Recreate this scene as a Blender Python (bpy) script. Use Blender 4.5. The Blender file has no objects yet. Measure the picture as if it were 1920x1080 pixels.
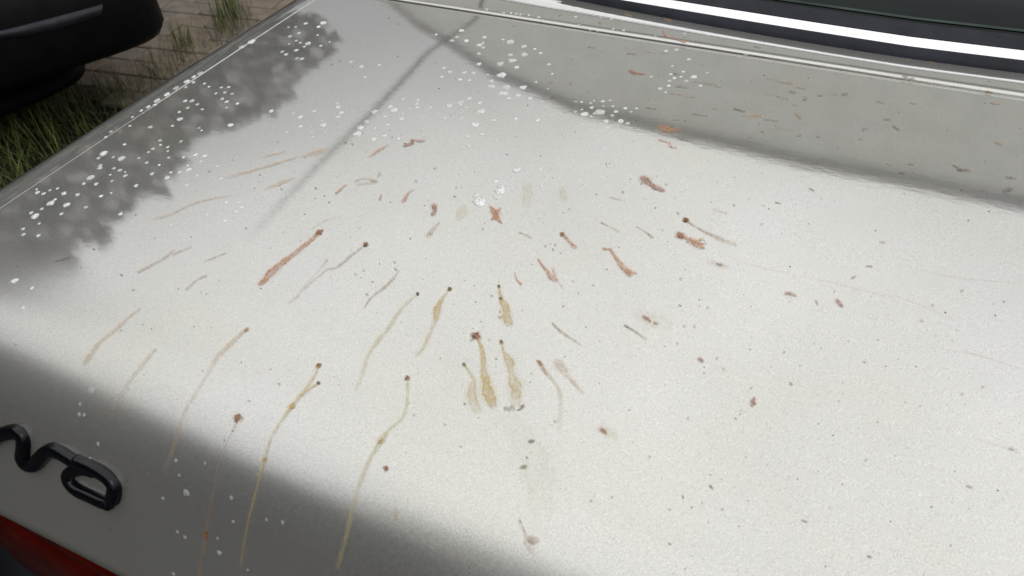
import bpy, bmesh, math, random
import numpy as np
from mathutils import Vector, Matrix
from mathutils.bvhtree import BVHTree
random.seed(7)
sc = bpy.context.scene
COL = sc.collection

# ------------------------------------------------------------------ camera
F = 1500.0                                   # focal length in photo pixels (1920 wide)
LID = 1.0                                    # height of the boot lid above the ground
def _n(v):
    v = np.array(v, float); return v / np.linalg.norm(v)
_X = -_n([-3678, -1069, F]); _Y = _n([1039, -1470, F]); _Y = _n(_Y - _X * (_X @ _Y)); _Z = np.cross(_X, _Y)
RM = np.array([_X, _Y, _Z])                  # world = RM @ (right, down, forward)
CAMP = Vector((0, 0, LID + .36))
cam = bpy.data.objects.new('camera', bpy.data.cameras.new('camera'))
COL.objects.link(cam)
right = Vector(RM[:, 0]); down = Vector(RM[:, 1]); fwd = Vector(RM[:, 2])
M = Matrix.Identity(4)
for i in range(3):
    M[i][0] = right[i]; M[i][1] = -down[i]; M[i][2] = -fwd[i]; M[i][3] = CAMP[i]
cam.matrix_world = M
cam.data.sensor_width = 36; cam.data.lens = 36 * F / 1920
cam.data.clip_start = .02; cam.data.clip_end = 400
cam.data.dof.use_dof = True; cam.data.dof.focus_distance = .80; cam.data.dof.aperture_fstop = 16.0
sc.camera = cam

# ------------------------------------------------------------------ daylight
SUN_EL, SUN_AZ = math.radians(50), math.radians(118)
w = bpy.data.worlds.new('World'); sc.world = w; w.use_nodes = True
nt = w.node_tree; nt.nodes.clear()
out = nt.nodes.new('ShaderNodeOutputWorld')
bg = nt.nodes.new('ShaderNodeBackground'); bg.inputs[1].default_value = .10
sky = nt.nodes.new('ShaderNodeTexSky'); sky.sky_type = 'NISHITA'; sky.sun_disc = False
sky.sun_elevation = SUN_EL; sky.sun_rotation = SUN_AZ
# overcast: a cloud sheet over the clear sky, brighter towards the zenith
tc = nt.nodes.new('ShaderNodeTexCoord'); sep = nt.nodes.new('ShaderNodeSeparateXYZ')
nt.links.new(tc.outputs['Generated'], sep.inputs[0])
mr = nt.nodes.new('ShaderNodeFloatCurve'); cvm = mr.mapping; cvm.use_clip = False
cvm.extend = 'HORIZONTAL'; cu = cvm.curves[0]; cu.points[0].location = (0, .30); cu.points[1].location = (1, 1.36)
for q in ((.15, .40), (.29, .53), (.5, .97), (.72, 1.26)): cu.points.new(*q)
cvm.update()
nt.links.new(sep.outputs[2], mr.inputs['Value'])
mrs = nt.nodes.new('ShaderNodeMath'); mrs.operation = 'MULTIPLY'; mrs.inputs[1].default_value = 10.0
nt.links.new(mr.outputs[0], mrs.inputs[0])
cn = nt.nodes.new('ShaderNodeTexNoise'); cn.inputs['Scale'].default_value = 2.2; cn.inputs['Detail'].default_value = 5
nt.links.new(tc.outputs['Generated'], cn.inputs['Vector'])
cm = nt.nodes.new('ShaderNodeMapRange'); cm.inputs['From Min'].default_value = .3; cm.inputs['From Max'].default_value = .7
cm.inputs['To Min'].default_value = .90; cm.inputs['To Max'].default_value = 1.08
nt.links.new(cn.outputs[0], cm.inputs[0])
mu = nt.nodes.new('ShaderNodeMath'); mu.operation = 'MULTIPLY'
nt.links.new(mrs.outputs[0], mu.inputs[0]); nt.links.new(cm.outputs[0], mu.inputs[1])
cc = nt.nodes.new('ShaderNodeVectorMath'); cc.operation = 'SCALE'; cc.inputs[0].default_value = (.995, 1.0, .992)
nt.links.new(mu.outputs[0], cc.inputs['Scale'])
mx = nt.nodes.new('ShaderNodeMix'); mx.data_type = 'RGBA'; mx.inputs[0].default_value = .93
nt.links.new(sky.outputs[0], mx.inputs[6]); nt.links.new(cc.outputs[0], mx.inputs[7])
nt.links.new(mx.outputs[2], bg.inputs[0]); nt.links.new(bg.outputs[0], out.inputs[0])
sd = bpy.data.lights.new('sun', 'SUN'); sd.energy = .55; sd.angle = math.radians(30); sd.color = (1, .97, .92)
so = bpy.data.objects.new('sun', sd); COL.objects.link(so)
sv = Vector((math.sin(SUN_AZ) * math.cos(SUN_EL), math.cos(SUN_AZ) * math.cos(SUN_EL), math.sin(SUN_EL)))
so.rotation_euler = sv.to_track_quat('Z', 'Y').to_euler()
vs = sc.view_settings; vs.view_transform = 'Standard'; vs.look = 'None'; vs.gamma = 1; vs.use_curve_mapping = False
vs.exposure = 0.0

# ------------------------------------------------------------------ helpers
def mesh_obj(name, verts, faces, mat=None, parent=None, smooth=False, uvs=None):
    me = bpy.data.meshes.new(name); me.from_pydata([tuple(v) for v in verts], [], faces)
    if uvs:
        ul = me.uv_layers.new(name='UVMap')
        for l in me.loops: ul.data[l.index].uv = uvs[l.vertex_index]
    if smooth: me.shade_smooth()
    if mat: me.materials.append(mat)
    o = bpy.data.objects.new(name, me); COL.objects.link(o)
    if parent: o.parent = parent
    return o
def tag(o, label=None, cat=None, group=None, kind=None):
    if label: o['label'] = label
    if cat: o['category'] = cat
    if group: o['group'] = group
    if kind: o['kind'] = kind
    return o
def empty(name, loc=(0, 0, 0)):
    o = bpy.data.objects.new(name, None); COL.objects.link(o); o.location = loc
    o.empty_display_size = .1
    return o
def grid(rows):
    nr, nc = len(rows), len(rows[0]); v = [p for r in rows for p in r]; f = []
    for i in range(nr - 1):
        for j in range(nc - 1):
            a = i * nc + j; f.append((a, a + 1, a + nc + 1, a + nc))
    return v, f
def box(bm_v, bm_f, c, s, rz=0.0, taper=1.0):
    b = len(bm_v); ca, sa = math.cos(rz), math.sin(rz)
    for dz in (-1, 1):
        k = taper if dz > 0 else 1
        for dx, dy in ((-1, -1), (1, -1), (1, 1), (-1, 1)):
            x, y = dx * s[0] / 2 * k, dy * s[1] / 2 * k
            bm_v.append((c[0] + x * ca - y * sa, c[1] + x * sa + y * ca, c[2] + dz * s[2] / 2))
    for q in ((0, 3, 2, 1), (4, 5, 6, 7), (0, 1, 5, 4), (1, 2, 6, 5), (2, 3, 7, 6), (3, 0, 4, 7)):
        bm_f.append(tuple(b + i for i in q))
def tube(path, rad, seg=8, closed=False):
    v, f = [], []
    n = len(path)
    up0 = Vector((0, 0, 1))
    for i, p in enumerate(path):
        p = Vector(p); a = Vector(path[max(i - 1, 0)]); b = Vector(path[min(i + 1, n - 1)])
        t = (b - a).normalized(); s = t.cross(up0)
        if s.length < 1e-3: s = t.cross(Vector((1, 0, 0)))
        s.normalize(); u = s.cross(t); r = rad[i] if hasattr(rad, '__len__') else rad
        for k in range(seg):
            an = 2 * math.pi * k / seg; v.append(p + s * math.cos(an) * r + u * math.sin(an) * r)
    for i in range(n - 1):
        for k in range(seg):
            k2 = (k + 1) % seg; f.append((i * seg + k, i * seg + k2, (i + 1) * seg + k2, (i + 1) * seg + k))
    f.append(tuple(range(seg - 1, -1, -1))); f.append(tuple((n - 1) * seg + k for k in range(seg)))
    return v, f

# ------------------------------------------------------------------ materials
def mat(name):
    m = bpy.data.materials.new(name); m.use_nodes = True
    return m, m.node_tree, m.node_tree.nodes['Principled BSDF']
def nd(nt, t, **kw):
    n = nt.nodes.new(t)
    for k, v in kw.items(): setattr(n, k, v)
    return n
def noise(nt, scale, detail=3, rough=.5, vec=None, dim='3D'):
    n = nd(nt, 'ShaderNodeTexNoise'); n.inputs['Scale'].default_value = scale
    n.inputs['Detail'].default_value = detail; n.inputs['Roughness'].default_value = rough
    if vec: nt.links.new(vec, n.inputs['Vector'])
    return n
def ramp(nt, src, stops):
    r = nd(nt, 'ShaderNodeValToRGB'); e = r.color_ramp.elements
    while len(e) < len(stops): e.new(.5)
    for i, (p, c) in enumerate(stops):
        e[i].position = p; e[i].color = (c, c, c, 1) if not hasattr(c, '__len__') else (*c, 1)
    nt.links.new(src, r.inputs[0]); return r
def simple(name, col, rough=.5, var=.15, scale=8, bump=0, spec=.5, metal=0, coat=0, bscale=None):
    m, nt, b = mat(name); tcn = nd(nt, 'ShaderNodeTexCoord')
    n = noise(nt, scale, 4, .6, tcn.outputs['Object'])
    lo = [c * (1 - var) for c in col]; hi = [min(1, c * (1 + var)) for c in col]
    r = ramp(nt, n.outputs[0], [(.3, lo), (.7, hi)])
    nt.links.new(r.outputs[0], b.inputs['Base Color'])
    b.inputs['Roughness'].default_value = rough; b.inputs['Specular IOR Level'].default_value = spec
    b.inputs['Metallic'].default_value = metal; b.inputs['Coat Weight'].default_value = coat
    if bump:
        n2 = noise(nt, bscale or scale * 6, 4, .6, tcn.outputs['Object'])
        bp = nd(nt, 'ShaderNodeBump'); bp.inputs['Strength'].default_value = bump; bp.inputs['Distance'].default_value = .004
        nt.links.new(n2.outputs[0], bp.inputs['Height']); nt.links.new(bp.outputs[0], b.inputs['Normal'])
    return m

def paint_material(name):
    m, nt, b = mat(name); L = nt.links
    tcn = nd(nt, 'ShaderNodeTexCoord'); P = tcn.outputs['Object']
    # flake and dust grain, broad grime
    fl = noise(nt, 1900, 2, .75, P); flr = ramp(nt, fl.outputs[0], [(.30, 0), (.72, 1)])
    mid = noise(nt, 5.5, 4, .55, P); midr = ramp(nt, mid.outputs[0], [(.35, 0), (.7, 1)])
    cmix = nd(nt, 'ShaderNodeMix', data_type='RGBA')
    cmix.inputs[6].default_value = (.42, .412, .403, 1); cmix.inputs[7].default_value = (.81, .798, .775, 1)
    L.new(flr.outputs[0], cmix.inputs[0])
    grime = nd(nt, 'ShaderNodeMix', data_type='RGBA', blend_type='MULTIPLY')
    grime.inputs[7].default_value = (.965, .965, .905, 1); L.new(midr.outputs[0], grime.inputs[0]); L.new(cmix.outputs[2], grime.inputs[6])
    # sparse dark dust specks
    sp = nd(nt, 'ShaderNodeTexVoronoi'); sp.inputs['Scale'].default_value = 260; L.new(P, sp.inputs['Vector'])
    spr = ramp(nt, sp.outputs['Distance'], [(.07, 1), (.13, 0)])
    spm = noise(nt, 34, 2, .5, P); spmr = ramp(nt, spm.outputs[0], [(.50, 0), (.66, 1)])
    mm = nd(nt, 'ShaderNodeMath', operation='MULTIPLY'); L.new(spr.outputs[0], mm.inputs[0]); L.new(spmr.outputs[0], mm.inputs[1])
    mm2 = nd(nt, 'ShaderNodeMath', operation='MULTIPLY'); L.new(mm.outputs[0], mm2.inputs[0]); mm2.inputs[1].default_value = .6
    dk = nd(nt, 'ShaderNodeMix', data_type='RGBA'); dk.inputs[7].default_value = (.10, .085, .06, 1)
    L.new(mm2.outputs[0], dk.inputs[0]); L.new(grime.outputs[2], dk.inputs[6])
    L.new(dk.outputs[2], b.inputs['Base Color'])
    b.inputs['Metallic'].default_value = .77
    rr = nd(nt, 'ShaderNodeMapRange'); rr.inputs['To Min'].default_value = .02; rr.inputs['To Max'].default_value = .05
    L.new(mid.outputs[0], rr.inputs[0])
    # road film: the tail end of the body is duller than the top
    sx = nd(nt, 'ShaderNodeSeparateXYZ'); L.new(P, sx.inputs[0])
    tf = nd(nt, 'ShaderNodeMapRange', interpolation_type='SMOOTHSTEP'); tf.inputs['From Min'].default_value = .30; tf.inputs['From Max'].default_value = .19
    tf.inputs['To Max'].default_value = .21; L.new(sx.outputs[1], tf.inputs[0])
    radd = nd(nt, 'ShaderNodeMath', operation='ADD'); L.new(rr.outputs[0], radd.inputs[0]); L.new(tf.outputs[0], radd.inputs[1]); L.new(radd.outputs[0], b.inputs['Roughness'])
    cr = nd(nt, 'ShaderNodeMath', operation='MULTIPLY_ADD'); L.new(tf.outputs[0], cr.inputs[0]); cr.inputs[1].default_value = .8; cr.inputs[2].default_value = .03; L.new(cr.outputs[0], b.inputs['Coat Roughness'])
    b.inputs['Coat Weight'].default_value = .6; b.inputs['Coat Roughness'].default_value = .03
    # water film and orange peel
    mp = nd(nt, 'ShaderNodeMapping'); mp.inputs['Scale'].default_value = (60, 150, 60); L.new(P, mp.inputs[0])
    wf = noise(nt, 1, 3, .55, mp.outputs[0])
    b1 = nd(nt, 'ShaderNodeBump'); b1.inputs['Strength'].default_value = .020; b1.inputs['Distance'].default_value = .0012
    L.new(wf.outputs[0], b1.inputs['Height'])
    b2 = nd(nt, 'ShaderNodeBump'); b2.inputs['Strength'].default_value = .014; b2.inputs['Distance'].default_value = .0003
    L.new(fl.outputs[0], b2.inputs['Height']); L.new(b1.outputs[0], b2.inputs['Normal'])
    L.new(b2.outputs[0], b.inputs['Normal']); L.new(b1.outputs[0], b.inputs['Coat Normal'])
    return m
PAINT = paint_material('silver_beige_paint')
DARKGAP = simple('dark_gap', (.02, .02, .02), .9)
RUBBER = simple('rubber_seal', (.024, .025, .032), .5, .2, 40, .2, .12)
CHROME = simple('chrome', (.93, .93, .95), .06, .02, 12, 0, .5, 1)
BLACKPL = simple('black_gloss_plastic', (.003, .0035, .005), .14, .2, 60, .05, .32)
WHITEDROP = simple('sky_white_drop', (.86, .88, .86), .15, .05, 300, 0, .6); WHITEDROP.node_tree.nodes['Principled BSDF'].inputs['Alpha'].default_value = .70  # white colour stands in for the sky mirrored in clear drops
_nt = WHITEDROP.node_tree; _oi = nd(_nt, 'ShaderNodeObjectInfo'); _nz = noise(_nt, 3.0, 2, .5, nd(_nt, 'ShaderNodeTexCoord').outputs['Object'])
_ra = ramp(_nt, _oi.outputs['Random'], [(0, .50), (1, 1)]); _rb = ramp(_nt, _nz.outputs[0], [(.35, .45), (.6, 1)])
_mm = nd(_nt, 'ShaderNodeMath', operation='MULTIPLY'); _nt.links.new(_ra.outputs[0], _mm.inputs[0]); _nt.links.new(_rb.outputs[0], _mm.inputs[1])
_nt.links.new(_mm.outputs[0], _nt.nodes['Principled BSDF'].inputs['Alpha']); _nt.nodes['Principled BSDF'].inputs['Roughness'].default_value = .06
FAINTDROP = simple('faint_grey_drop', (.55, .55, .56), .3, .1, 300, 0, .4); FAINTDROP.node_tree.nodes['Principled BSDF'].inputs['Alpha'].default_value = .40  # greyer, half clear drops for the rear face
SEAM = simple('seam_film_highlight', (.50, .49, .46), .35, .15, 90, .1, .5)

# ------------------------------------------------------------------ car body surface
KX, Y1, RR, TM = 12., .225, .085, math.radians(68)
T0 = math.atan(2 * (.5 - Y1) / 8); Z0 = -(Y1 - .5) ** 2 / 8
YM = Y1 - RR * (math.sin(TM) - math.sin(T0))
def zprof(y):
    if y >= Y1: return -(y - .5) ** 2 / 8
    if y > YM:
        t = math.asin(math.sin(T0) + (Y1 - y) / RR); return Z0 - RR * (math.cos(T0) - math.cos(t))
    return Z0 - RR * (math.cos(T0) - math.cos(TM)) - (YM - y) * math.tan(TM)
def zs(x, y): return LID - x * x / KX + zprof(y)
def ray(px, py):
    d = RM @ np.array([px - 960, py - 540, F]); return Vector(d).normalized()
def hit_an(px, py, dz=0.0):
    """point of the picture on the analytic body surface raised by dz"""
    d = ray(px, py); t = .1
    while t < 4:
        p = CAMP + d * t
        if p.z < zs(p.x, p.y) + dz: break
        t += .004
    lo, hi = t - .004, t
    for _ in range(22):
        m_ = (lo + hi) / 2; p = CAMP + d * m_
        if p.z < zs(p.x, p.y) + dz: hi = m_
        else: lo = m_
    return CAMP + d * hi
def cross_line(pts, dz=0.0):
    """a car-wide line seen through the picture points: y = a + b x^2 + c x"""
    P = [hit_an(*q, dz) for q in pts]
    A = np.array([[1, p.x ** 2, p.x] for p in P]); Y_ = np.array([p.y for p in P])
    if len(P) == 2:
        c = 0; b = .12; a = float(np.mean(Y_ - b * A[:, 1]))
    else:
        a, b, c = np.linalg.lstsq(A, Y_, rcond=None)[0]
    return lambda x: a + b * x * x + c * x * (1 if x < 0 else -1) * (1 if x < 0 else 1)
shut = cross_line([(740, 3), (905, 28), (1300, 90), (1500, 122), (1920, 187)])
ridge = cross_line([(966, 0), (1372, 72), (1618, 107), (1920, 160)], .002)
gask = cross_line([(1095, 0), (1400, 58), (1700, 104), (1920, 137)], -.004)
chb = cross_line([(1170, 0), (1400, 39), (1500, 53), (1920, 118)], .002)
cht = cross_line([(1275, 0), (1400, 20), (1500, 35), (1920, 97)], .013)
def crease(y):
    a = hit_an(590, 0); b = hit_an(310, 185); c = hit_an(30, 370)
    return crease_poly(y)
_cp = [hit_an(*q) for q in [(590, 0), (450, 91), (310, 185), (150, 290), (30, 371)]]
_cc = np.polyfit([p.y for p in _cp], [p.x for p in _cp], 2)
def crease_poly(y):
    y = min(max(y, .2), .9); return float(np.polyval(_cc, y))

car = tag(empty('parked_car', (0, .9, 0)), 'wet silver beige car seen close over its splattered boot lid', 'car')
def part(name, v, f, m, parent=None, smooth=True, uvs=None):
    o = mesh_obj(name, v, f, m, None, smooth, uvs)
    o.parent = parent or car
    o.matrix_parent_inverse = (parent or car).matrix_basis.inverted() if (parent or car) is car else Matrix.Identity(4)
    return o
car_m = Matrix.Translation((0, .9, 0))

# rows run along the car (y list), columns across
# lower edge of the lid's rear face
_pb = hit_an(100, 1016); YB = _pb.y
def lid_rows():
    ys = []
    n = 14
    for i in range(n + 1): ys.append(YB + (YM - YB) * i / n)
    for i in range(1, 25):
        t = TM + (T0 - TM) * i / 24; ys.append(Y1 - RR * (math.sin(t) - math.sin(T0)))
    return ys
ys0 = lid_rows()
def seam_k(y): return min(1, max(.12, (y - .46) / .08))
def lid_mesh():
    rows = []; NX = 110
    vlist = [('b', y) for y in ys0] + [('t', i / 60) for i in range(1, 60)] + [('t', .996), ('t', .9985), ('t', 1)]
    def P(u, k, val):                       # u in [-1,1]
        def xy(u):
            if k == 'b': y = val
            else: y = Y1 + (shut(u * .69) - .0015 - Y1) * val
            xc = crease_poly(y) + .0008 * seam_k(y)
            return u * abs(xc), y
        x, y = xy(u); return x, y
    us = [-1, -.9985, -.996] + [-1 + 2 * i / NX for i in range(1, NX)] + [.996, .9985, 1]
    def row(k, val, drop=0.0, back=0.0):
        r = []
        for i, u in enumerate(us):
            x, y = P(u, k, val); z = zs(x, y)
            e = min(1 - abs(u), 1) * .69
            
            r.append(Vector((x, y + back, z - drop)))
        a, b = r[0].copy(), r[-1].copy(); a0, b0 = r[0].copy(), r[-1].copy()
        kk = seam_k(r[0].y); a0.x -= .0009 * kk; a0.z -= .0009 * kk; b0.x += .0009 * kk; b0.z -= .0009 * kk
        a.x -= .0010 * kk; b.x += .0010 * kk; a.z -= .016; b.z -= .016
        return [a, a0] + r + [b0, b]
    rows.append(row('b', YB, .002, .018))
    rows.append(row('b', YB, .003, .001))
    for k, val in vlist: rows.append(row(k, val))
    rows.append(row('t', 1, .0009, .0009)); rows.append(row('t', 1, .018, .0011))
    return grid(rows)
v, f = lid_mesh(); lid = part('trunk_lid', v, f, PAINT)
BV = [list(v)]; BF = [list(f)]

# quarter panel left (and its mirror): from the crease over the shoulder and down the side
def quarter_mesh(sgn):
    yl = ys0 + [Y1 + (2.2 - Y1) * (i / 60) ** 1.15 for i in range(1, 61)]
    yl = [-.02 + (ys0[0] + .02) * i / 6 for i in range(6)] + yl
    rows = []
    RQ = .108; s0 = math.atan(2 * .69 / KX)
    for y in yl:
        xc = crease_poly(y) - .0008 * seam_k(y); zc = zs(xc, y); r = [Vector((xc + .0009 * seam_k(y), y, zc - .016)), Vector((xc + .0008 * seam_k(y), y, zc - .0008 * seam_k(y)))]
        r.append(Vector((xc, y, zc)))
        r.append(Vector((xc - .0006, y, zc - .0006 * math.tan(s0))))
        for k in (1, 2, 3): r.append(Vector((xc - .004 * k, y, zc - .004 * k * math.tan(s0))))
        bx, bz = xc - .012, zc - .012 * math.tan(s0)
        for k in range(1, 25):
            t = s0 + (math.radians(82) - s0) * k / 24
            r.append(Vector((bx - RQ * (math.sin(t) - math.sin(s0)), y, bz - RQ * (math.cos(s0) - math.cos(t)))))
        lx, lz = r[-1].x, r[-1].z
        for k in range(1, 9):
            z = lz + (.28 - lz) * k / 8; r.append(Vector((lx - .03 * math.sin(k / 8 * 2.6), y, z)))
        for p in r: p.z = max(p.z, .28)
        if sgn > 0:
            for p in r: p.x = -p.x
            r.reverse()
        rows.append(r)
    return grid(rows)
v, f = quarter_mesh(-1); ql = part('quarter_panel', v, f, PAINT); BV.append(list(v)); BF.append(list(f))
v, f = quarter_mesh(1); part('quarter_panel', v, f, PAINT)

# painted edge highlight over water and dirt in the seam between lid and quarter panel
for s in (-1, 1):
    path, rad = [], []
    for i in range(70):
        y = .40 + (1.0 - .40) * i / 69; x = crease_poly(y)
        path.append(Vector((x * (1 if s < 0 else -1), y, zs(x, y) - .0006)))
        rad.append((.0008 + .0005 * random.random()) * min(1, max(.08, (y - .47) / .10)))
    v, f = tube(path, rad, 8); part('seam_strip', v, f, SEAM)

# panel between lid and rear window: rounded step, dull slope, seal, chrome, glass
XS = [-.80 + 1.6 * i / 90 for i in range(91)]
def strip(profile):
    """profile: list of functions x -> (y, dz)"""
    rows = []
    for fn in profile: rows.append([Vector((x, fn(x)[0], zs(x, fn(x)[0]) + fn(x)[1])) for x in XS])
    return grid(rows)
XS_keep = XS; XS = [-.69 + 1.38 * i / 90 for i in range(91)]
g = .0016
prof = [lambda x: (shut(x) + g, -.02), lambda x: (shut(x) + g + .0003, .0012), lambda x: (shut(x) + g + .0014, .0026),
        lambda x: (shut(x) + g + .004, .0030), lambda x: (shut(x) + g + .009, .0020)]
for k in range(1, 7):
    prof.append(lambda x, k=k: (shut(x) + g + .009 + (ridge(x) - .004 - shut(x) - g - .009) * k / 6, .0020))
prof += [lambda x: (ridge(x) - .0015, .0012), lambda x: (ridge(x) + .001, -.0012), lambda x: (ridge(x) + .003, -.0030)]
for k in range(1, 6):
    prof.append(lambda x, k=k: (ridge(x) + .003 + (gask(x) + .004 - ridge(x) - .003) * k / 5, -.0030 - .0007 * k))
v, f = strip(prof); part('deck_panel', v, f, PAINT); BV.append(list(v)); BF.append(list(f))
v, f = strip([lambda x: (gask(x), -.020), lambda x: (gask(x), -.006), lambda x: (gask(x) + .002, -.0015), lambda x: (gask(x) + (chb(x) - gask(x)) * .5, .001),
              lambda x: (chb(x) - .001, .003), lambda x: (chb(x) + .002, .001), lambda x: (chb(x) + .002, -.02)])
part('window_seal', v, f, RUBBER)
cw = lambda x: cht(x) - chb(x)
print('chrome width', cw(-.4), cw(0), cw(.1))
cp = [lambda x: (chb(x), -.006), lambda x: (chb(x) - .0003, .0015)]
for k in range(0, 13):
    a = k / 12
    cp.append(lambda x, a=a: (chb(x) + cw(x) * a, .002 + .0095 * a + .0008 * math.sin(math.pi * a)))
cp.append(lambda x: (chb(x) + cw(x), -.004))
v, f = strip(cp); part('chrome_trim', v, f, CHROME); BV.append(list(v)); BF.append(list(f))
# rear glass
gm, gnt, gb = mat('rear_glass'); gb.inputs['Base Color'].default_value = (.006, .010, .012, 1); gb.inputs['Roughness'].default_value = .03
gb.inputs['Specular IOR Level'].default_value = .22
tcn = nd(gnt, 'ShaderNodeTexCoord'); gn = noise(gnt, 5, 3, .5, tcn.outputs['Object']); gr = ramp(gnt, gn.outputs[0], [(.35, (.003, .004, .006)), (.7, (.007, .012, .011))])
gnt.links.new(gr.outputs[0], gb.inputs['Base Color'])
SL = math.tan(math.radians(21))
def glass_row(s, inset, dz=0):
    r = []
    for x in XS:
        xx = x * (1 - .20 * s); y = cht(x) + .002 + s * .80 * (1 - .08 * (x / .69) ** 2)
        z = zs(x, cht(x)) + .008 + (y - cht(x)) * SL - .02 * s * s + dz; r.append(Vector((xx, y, z)))
    return r
rows = [[p + Vector((0, 0, -.02)) for p in glass_row(0, 0)]] + [glass_row(i / 14, 0) for i in range(15)]
v, f = grid(rows); part('rear_window', v, f, gm)
# dark ceramic border band along the lower edge of the glass
v, f = grid([glass_row(.002, 0, .0012), glass_row(.022, 0, .0012)]); part('window_border', v, f, RUBBER)
v, f = grid([glass_row(.0265, 0, .0018), glass_row(.0300, 0, .0018)]); part('edge_reflection_line', v, f, simple('edge_reflection', (.035, .05, .045), .5, .5, 12, 0, .15))  # painted reflection of the border's inner edge on the glass
# roof and pillars carry on from the glass
rt = glass_row(1, 0)
rows = [rt] + [[Vector((p.x, p.y + .12 * k, p.z + .03 * math.sin(min(1, k / 5) * 1.57))) for p in rt] for k in range(1, 9)]
v, f = grid(rows); part('roof', v, f, PAINT)
for s in (-1, 1):
    rows = []
    for i in range(16):
        t = i / 15; gr_ = glass_row(t, 0)[0 if s < 0 else -1]
        q = Vector((s * (.80 - .02 * t), gr_.y + .05, max(.90 - .0 * t, .86)))
        rows.append([gr_ + Vector((0, 0, .001)), gr_ + Vector((s * .02, .01, -.004)), gr_.lerp(q, .5) + Vector((s * .012, 0, .006)), q])
    v, f = grid(rows); part('rear_pillar', v, f, PAINT)

# tail panel behind lamp, tail lamps, bumper
v, f = [], []
box(v, f, (0, .21, LID - .26), (1.42, .05, .34)); part('tail_panel', v, f, DARKGAP, smooth=False)
lm, lnt, lb = mat('red_lens'); lb.inputs['Roughness'].default_value = .32; lb.inputs['Specular IOR Level'].default_value = .12
tcn = nd(lnt, 'ShaderNodeTexCoord'); ln = noise(lnt, 40, 3, .5, tcn.outputs['Object']); lr = ramp(lnt, ln.outputs[0], [(.3, (.035, .0016, .0006)), (.7, (.065, .003, .001))])
lnt.links.new(lr.outputs[0], lb.inputs['Base Color'])
tl = cross_line([(0, 985), (100, 1037), (170, 1080)], 0)
TLY = hit_an(60, 1022).y; TLZ = hit_an(60, 1022).z
for s in (-1, 1):
    rows = []
    prof = [(.040, .004), (.006, .001), (.001, -.003), (-.001, -.010), (.004, -.020), (.0045, -.026), (.001, -.030), (-.004, -.040),
            (-.006, -.060), (-.0065, -.080), (-.004, -.130), (-.002, -.19), (.003, -.215), (.03, -.22)]
    for dy, dz in prof:
        rows.append([Vector((s * (.70 - .50 * i / 30), TLY + .010 + dy - .012 * (1 - (i / 30)) ** 3 * -1, TLZ - .020 + dz)) for i in range(31)])
    v, f = grid(rows); part('tail_light', v, f, lm)
rows = []
for dy, z in ((.10, .595), (.03, .59), (-.03, .575), (-.05, .55), (-.05, .48), (-.03, .38), (.06, .34)):
    rows.append([Vector((x * 1.04, .13 + dy + .05 * (x / .8) ** 4, z)) for x in XS_keep])
v, f = grid(rows); part('rear_bumper', v, f, RUBBER)
for y in (.75, 3.2):
    for s in (-1, 1):
        v, f = [], []
        for k in range(28):
            a = 2 * math.pi * k / 28
            for xx, rr in ((-.10, .26), (-.10, .31), (.10, .31), (.10, .26)): v.append((s * .66 + xx, y + rr * math.cos(a), .31 + rr * math.sin(a)))
        for k in range(28):
            for j in range(4):
                k2 = (k + 1) % 28; f.append((k * 4 + j, k2 * 4 + j, k2 * 4 + (j + 1) % 4, k * 4 + (j + 1) % 4))
        part('tyre', v, f, RUBBER)
# ray target for everything that lies on the body
allv, allf = [], []
for vv, ff in zip(BV, BF):
    b = len(allv); allv += [tuple(p) for p in vv]; allf += [tuple(b + i for i in q) for q in ff]
BVH = BVHTree.FromPolygons(allv, allf)
def at(px, py):
    d = ray(px, py); loc, nor, idx, dist = BVH.ray_cast(CAMP, d)
    if loc is None: return None
    if nor.dot(d) > 0: nor = -nor
    return loc, nor, dist

# ------------------------------------------------------------------ emblem on the rear face
emb = empty('emblem'); emb.parent = car; emb.matrix_parent_inverse = car.matrix_basis.inverted()
def smooth_path(pts, n=8):
    P = [np.array(p, float) for p in pts]; P = [2 * P[0] - P[1]] + P + [2 * P[-1] - P[-2]]; o = []
    for i in range(1, len(P) - 2):
        for k in range(n):
            t = k / n; a, b, c, d = P[i - 1], P[i], P[i + 1], P[i + 2]
            o.append(.5 * ((2 * b) + (-a + c) * t + (2 * a - 5 * b + 4 * c - d) * t * t + (-a + 3 * b - 3 * c + d) * t ** 3))
    o.append(P[-2]); return o
def stroke(pts, wpx, height, name, lift=0.0):
    path = smooth_path(pts, 6); hits = [at(*p) for p in path]; hits = [(h, wpx) for h in hits if h]
    v, f = [], []; N = len(hits); prof = []
    K = 9
    for k in range(K + 1):
        a = math.pi * k / K; prof.append((math.cos(a), max(0, math.sin(a)) ** .38))
    prof = [(1.03, -.5)] + prof + [(-1.03, -.5)]
    for i, ((loc, nor, dist), wp) in enumerate(hits):
        a = hits[max(i - 1, 0)][0][0]; b = hits[min(i + 1, N - 1)][0][0]; t = (b - a).normalized(); s = t.cross(nor).normalized()
        hw = wp * dist / F
        e = 1.0
        if i == 0 or i == N - 1: e = .55
        for c, h in prof: v.append(loc + s * c * hw * e + nor * (lift + h * height * (1 if 0 < i < N - 1 else .7)))
    K2 = len(prof)
    for i in range(N - 1):
        for k in range(K2 - 1): f.append((i * K2 + k, i * K2 + k + 1, (i + 1) * K2 + k + 1, (i + 1) * K2 + k))
    f.append(tuple(range(K2))); f.append(tuple((N - 1) * K2 + k for k in range(K2 - 1, -1, -1)))
    o = mesh_obj(name, v, f, BLACKPL, emb, True); return o
z6 = lambda pts: [(x / 2.7, 680 + y / 2.7) for x, y in pts]
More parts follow.
